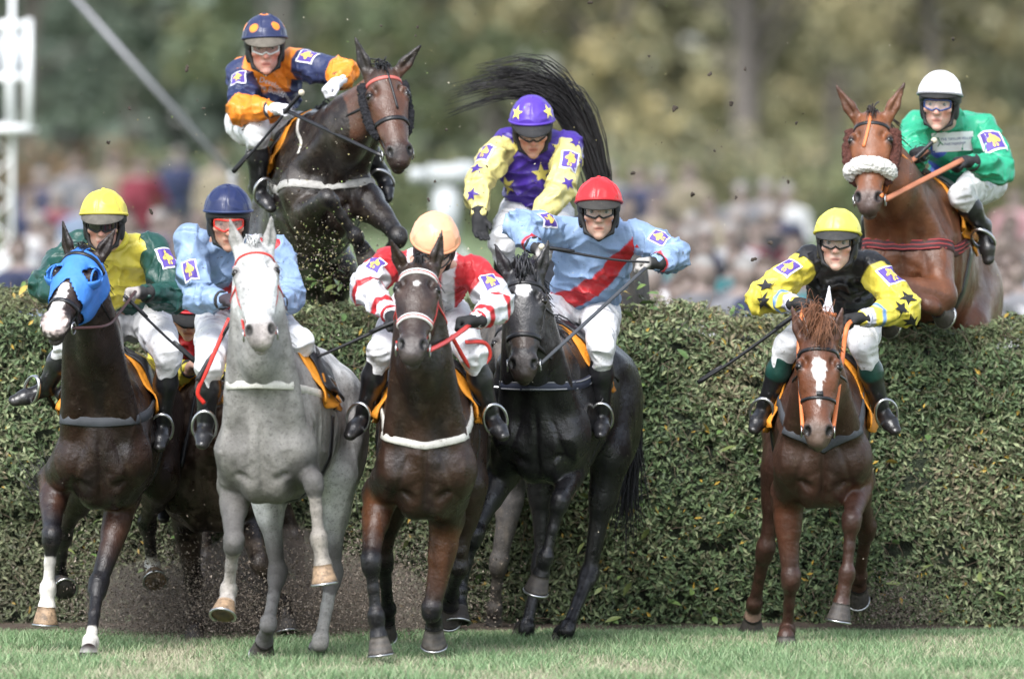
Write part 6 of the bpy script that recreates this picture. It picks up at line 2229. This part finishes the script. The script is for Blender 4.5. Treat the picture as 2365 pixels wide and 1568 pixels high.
# knotted white rein end standing above the chestnut's forelock
I = HI['chestnut_front']
B = Field(P(1912, 700, .8) - .15, P(1912, 700, .8) + .15, .006)
B.cap(P(1912, 735, .82), .036, P(1915, 662, .80), .006, .01, (V(0, 1, 0), .5)); B.cap(P(1895, 735, .82), .018, P(1912, 700, .82), .012, .01)
v_, q_ = B.mesh()
make_mesh('rein_knot', v_, q_, mat('white_cloth', (.66, .66, .72), .7, var=.15, vscale=50, bump=.008, bscale=40), I['root'])
MB().tube([P(1895, 728, .77), P(1912, 724, .75), P(1930, 728, .77)], .012, 6).build('rein_knot_band', ORANGE_LEA, I['root'])

# whips
def hand(k, i): return JI[k]['wr'][i] + nz(V(*JI[k]['sp']['hdir'][i]) if JI[k]['sp'].get('hdir', [None, None])[i] else JI[k]['wr'][i] - JI[k]['el'][i]) * .08
whip('dark red-brown whip slanting down from the yellow-capped jockey at far left', P(292, 688, .42), P(452, 836, .42), .008, .007)
whip('thin blue-black whip held by the navy-capped jockey beside the grey horse', P(548, 715, -1.0), P(455, 880, -1.02), .007, .005)
whip('dark whip hanging down between the hooded horse and the grey horse', P(462, 850, 1.55), P(418, 1078, 1.5), .008, .010)
whip('black whip pointing left from the peach-capped jockey', P(915, 742, -.85), P(668, 846, -.75), .010, .007)
whip('black whip held level across the light blue chest of the red-capped jockey', P(1262, 572, .72), P(1500, 606, .80), .009, .006, flap=False, knob=True)
whip('black whip below the orange and navy jockey', P(690, 222, 3.2), P(538, 398, 3.4), .009, .007, knob=True)
whip('long black whip pointing down left from the black-vested jockey', P(1845, 722, .85), P(1612, 884, 1.0), .010, .008)
whip('short whip with ivory end held by the green jockey', P(2150, 332, 3.05), P(2085, 392, 3.0), .009, .006, flap=False, knob=True)

# ---- stars
GOLD_STAR = mat('gold_star', (.78, .66, .16), .5)
PURPLE_STAR = mat('purple_star', (.055, .025, .24), .5)
BLACK_STAR = mat('black_star', (.014, .014, .016), .5)
J = JI['descending']
for x, z, r, rot in ((.02, -.50, .058, 5), (-.125, -.66, .052, 15), (.03, -.93, .058, -8), (-.09, -.10, .050, 18), (.10, -.12, .046, -10), (.15, -.42, .045, 0)):
    c = J['nk'] + J['tl'] * x + J['tu'] * z * J['TL']
    star(J['bvj'], J['jacket'], c, nz(V(0, -1, .1) + J['tl'] * x * 2), V(0, 0, 1), r, GOLD_STAR, rot, .006)
for x, r in ((-.055, .042), (.058, .042)):
    star(J['bvc'], J['cap'], J['hc'] + J['l'] * x + J['u'] * .055, nz(J['f'] + J['l'] * x * 8 + J['u'] * .3), J['u'], r, GOLD_STAR, 0, .004)
def sleeve_star(J, i, t, out, r, m, rot=0):
    sl, bv = J['sleeves'][i]
    s0, e0, w0 = J['sh'][i], J['el'][i], J['wr'][i]
    c = lerp(s0, e0, t) if t < 1 else lerp(e0, w0, t - 1)
    ad = nz(e0 - s0) if t < 1 else nz(w0 - e0)
    o = nz(V(*out)); o = nz(o - ad * (o @ ad))
    star(bv, sl, c, o, V(0, 0, 1), r, m, rot, .006)
for i, t, out, r in ((0, .05, (-.5, -1, .4), .035), (0, .98, (-.5, -1, 0), .045), (0, 1.6, (-.4, -1, 0), .042), (1, .12, (.5, -1, .4), .04), (1, 1.12, (.2, -1, 0), .045), (1, .55, (1, -.6, .2), .035)):
    sleeve_star(J, i, t, out, r, PURPLE_STAR, 10 * i)
J = JI['chestnut_front']
for i, t, out, r in ((0, .08, (-.4, -1, .6), .05), (0, .95, (-.5, -1, .1), .055), (0, 1.35, (-.1, -1, -.1), .052), (1, .98, (.5, -1, .3), .055), (1, 1.30, (.1, -1, .2), .05), (1, 1.1, (.2, -1, -.8), .05)):
    sleeve_star(J, i, t, out, r, BLACK_STAR, 25 * i)

# ---- lettering
J = JI['bay_jumping']
WHITE_PRINT = mat('white_print', (.66, .67, .72), .6)
BLUE_PRINT = mat('blue_print', (.03, .06, .25), .6)
c = J['nk'] + J['tu'] * -.36 * J['TL'] + J['tl'] * .01
lettering(J['bvj'], J['jacket'], 'Herman Developments', c, V(.0, -1, .15), J['tu'] + J['tl'] * .12, .040, WHITE_PRINT, arch=2.2)
lettering(J['bvj'], J['jacket'], 'Home Builds', c - J['tu'] * .055, V(.0, -1, .15), J['tu'] + J['tl'] * .12, .040, WHITE_PRINT)
J = JI['chestnut_jumping']
c = J['nk'] + J['tu'] * -.34 * J['TL'] + J['tl'] * -.012
up_ = V(-.07, 0, 1)
p, f = grid_pts(.23, .10, 12, 6)
make_mesh('name_panel', project_flat(J['bvj'], p, f, c, V(-.1, -1, .1), up_, off=.006), f, mat('panel_white', (.90, .90, .92), .5), J['jacket'])
rt_ = nz(np.cross(up_, V(-.1, -1, .1)))
lettering(J['bvj'], J['jacket'], 'THE TAYLOR SELLAR', c + V(0, 0, .014) + rt_ * .022, V(-.1, -1, .1), up_, .019, BLUE_PRINT)
lettering(J['bvj'], J['jacket'], 'PARTNERSHIP', c - V(0, 0, .012) + rt_ * .012, V(-.1, -1, .1), up_, .019, BLUE_PRINT)
mb = MB()
for x0, y0, x1, y1 in ((-.025, .02, .0, .025), (0, .025, .01, 0), (.01, 0, -.005, -.02), (.01, 0, .025, -.015)):
    q0, q1 = project_flat(J['bvj'], [(x0 - .08, y0), (x1 - .08, y1)], [], c, V(-.1, -1, .1), up_, off=.011)
    mb.tube([q0, q1], .0028, 5)
mb.build('panel_emblem', mat('green_print', (.03, .22, .10), .6), J['jacket'])
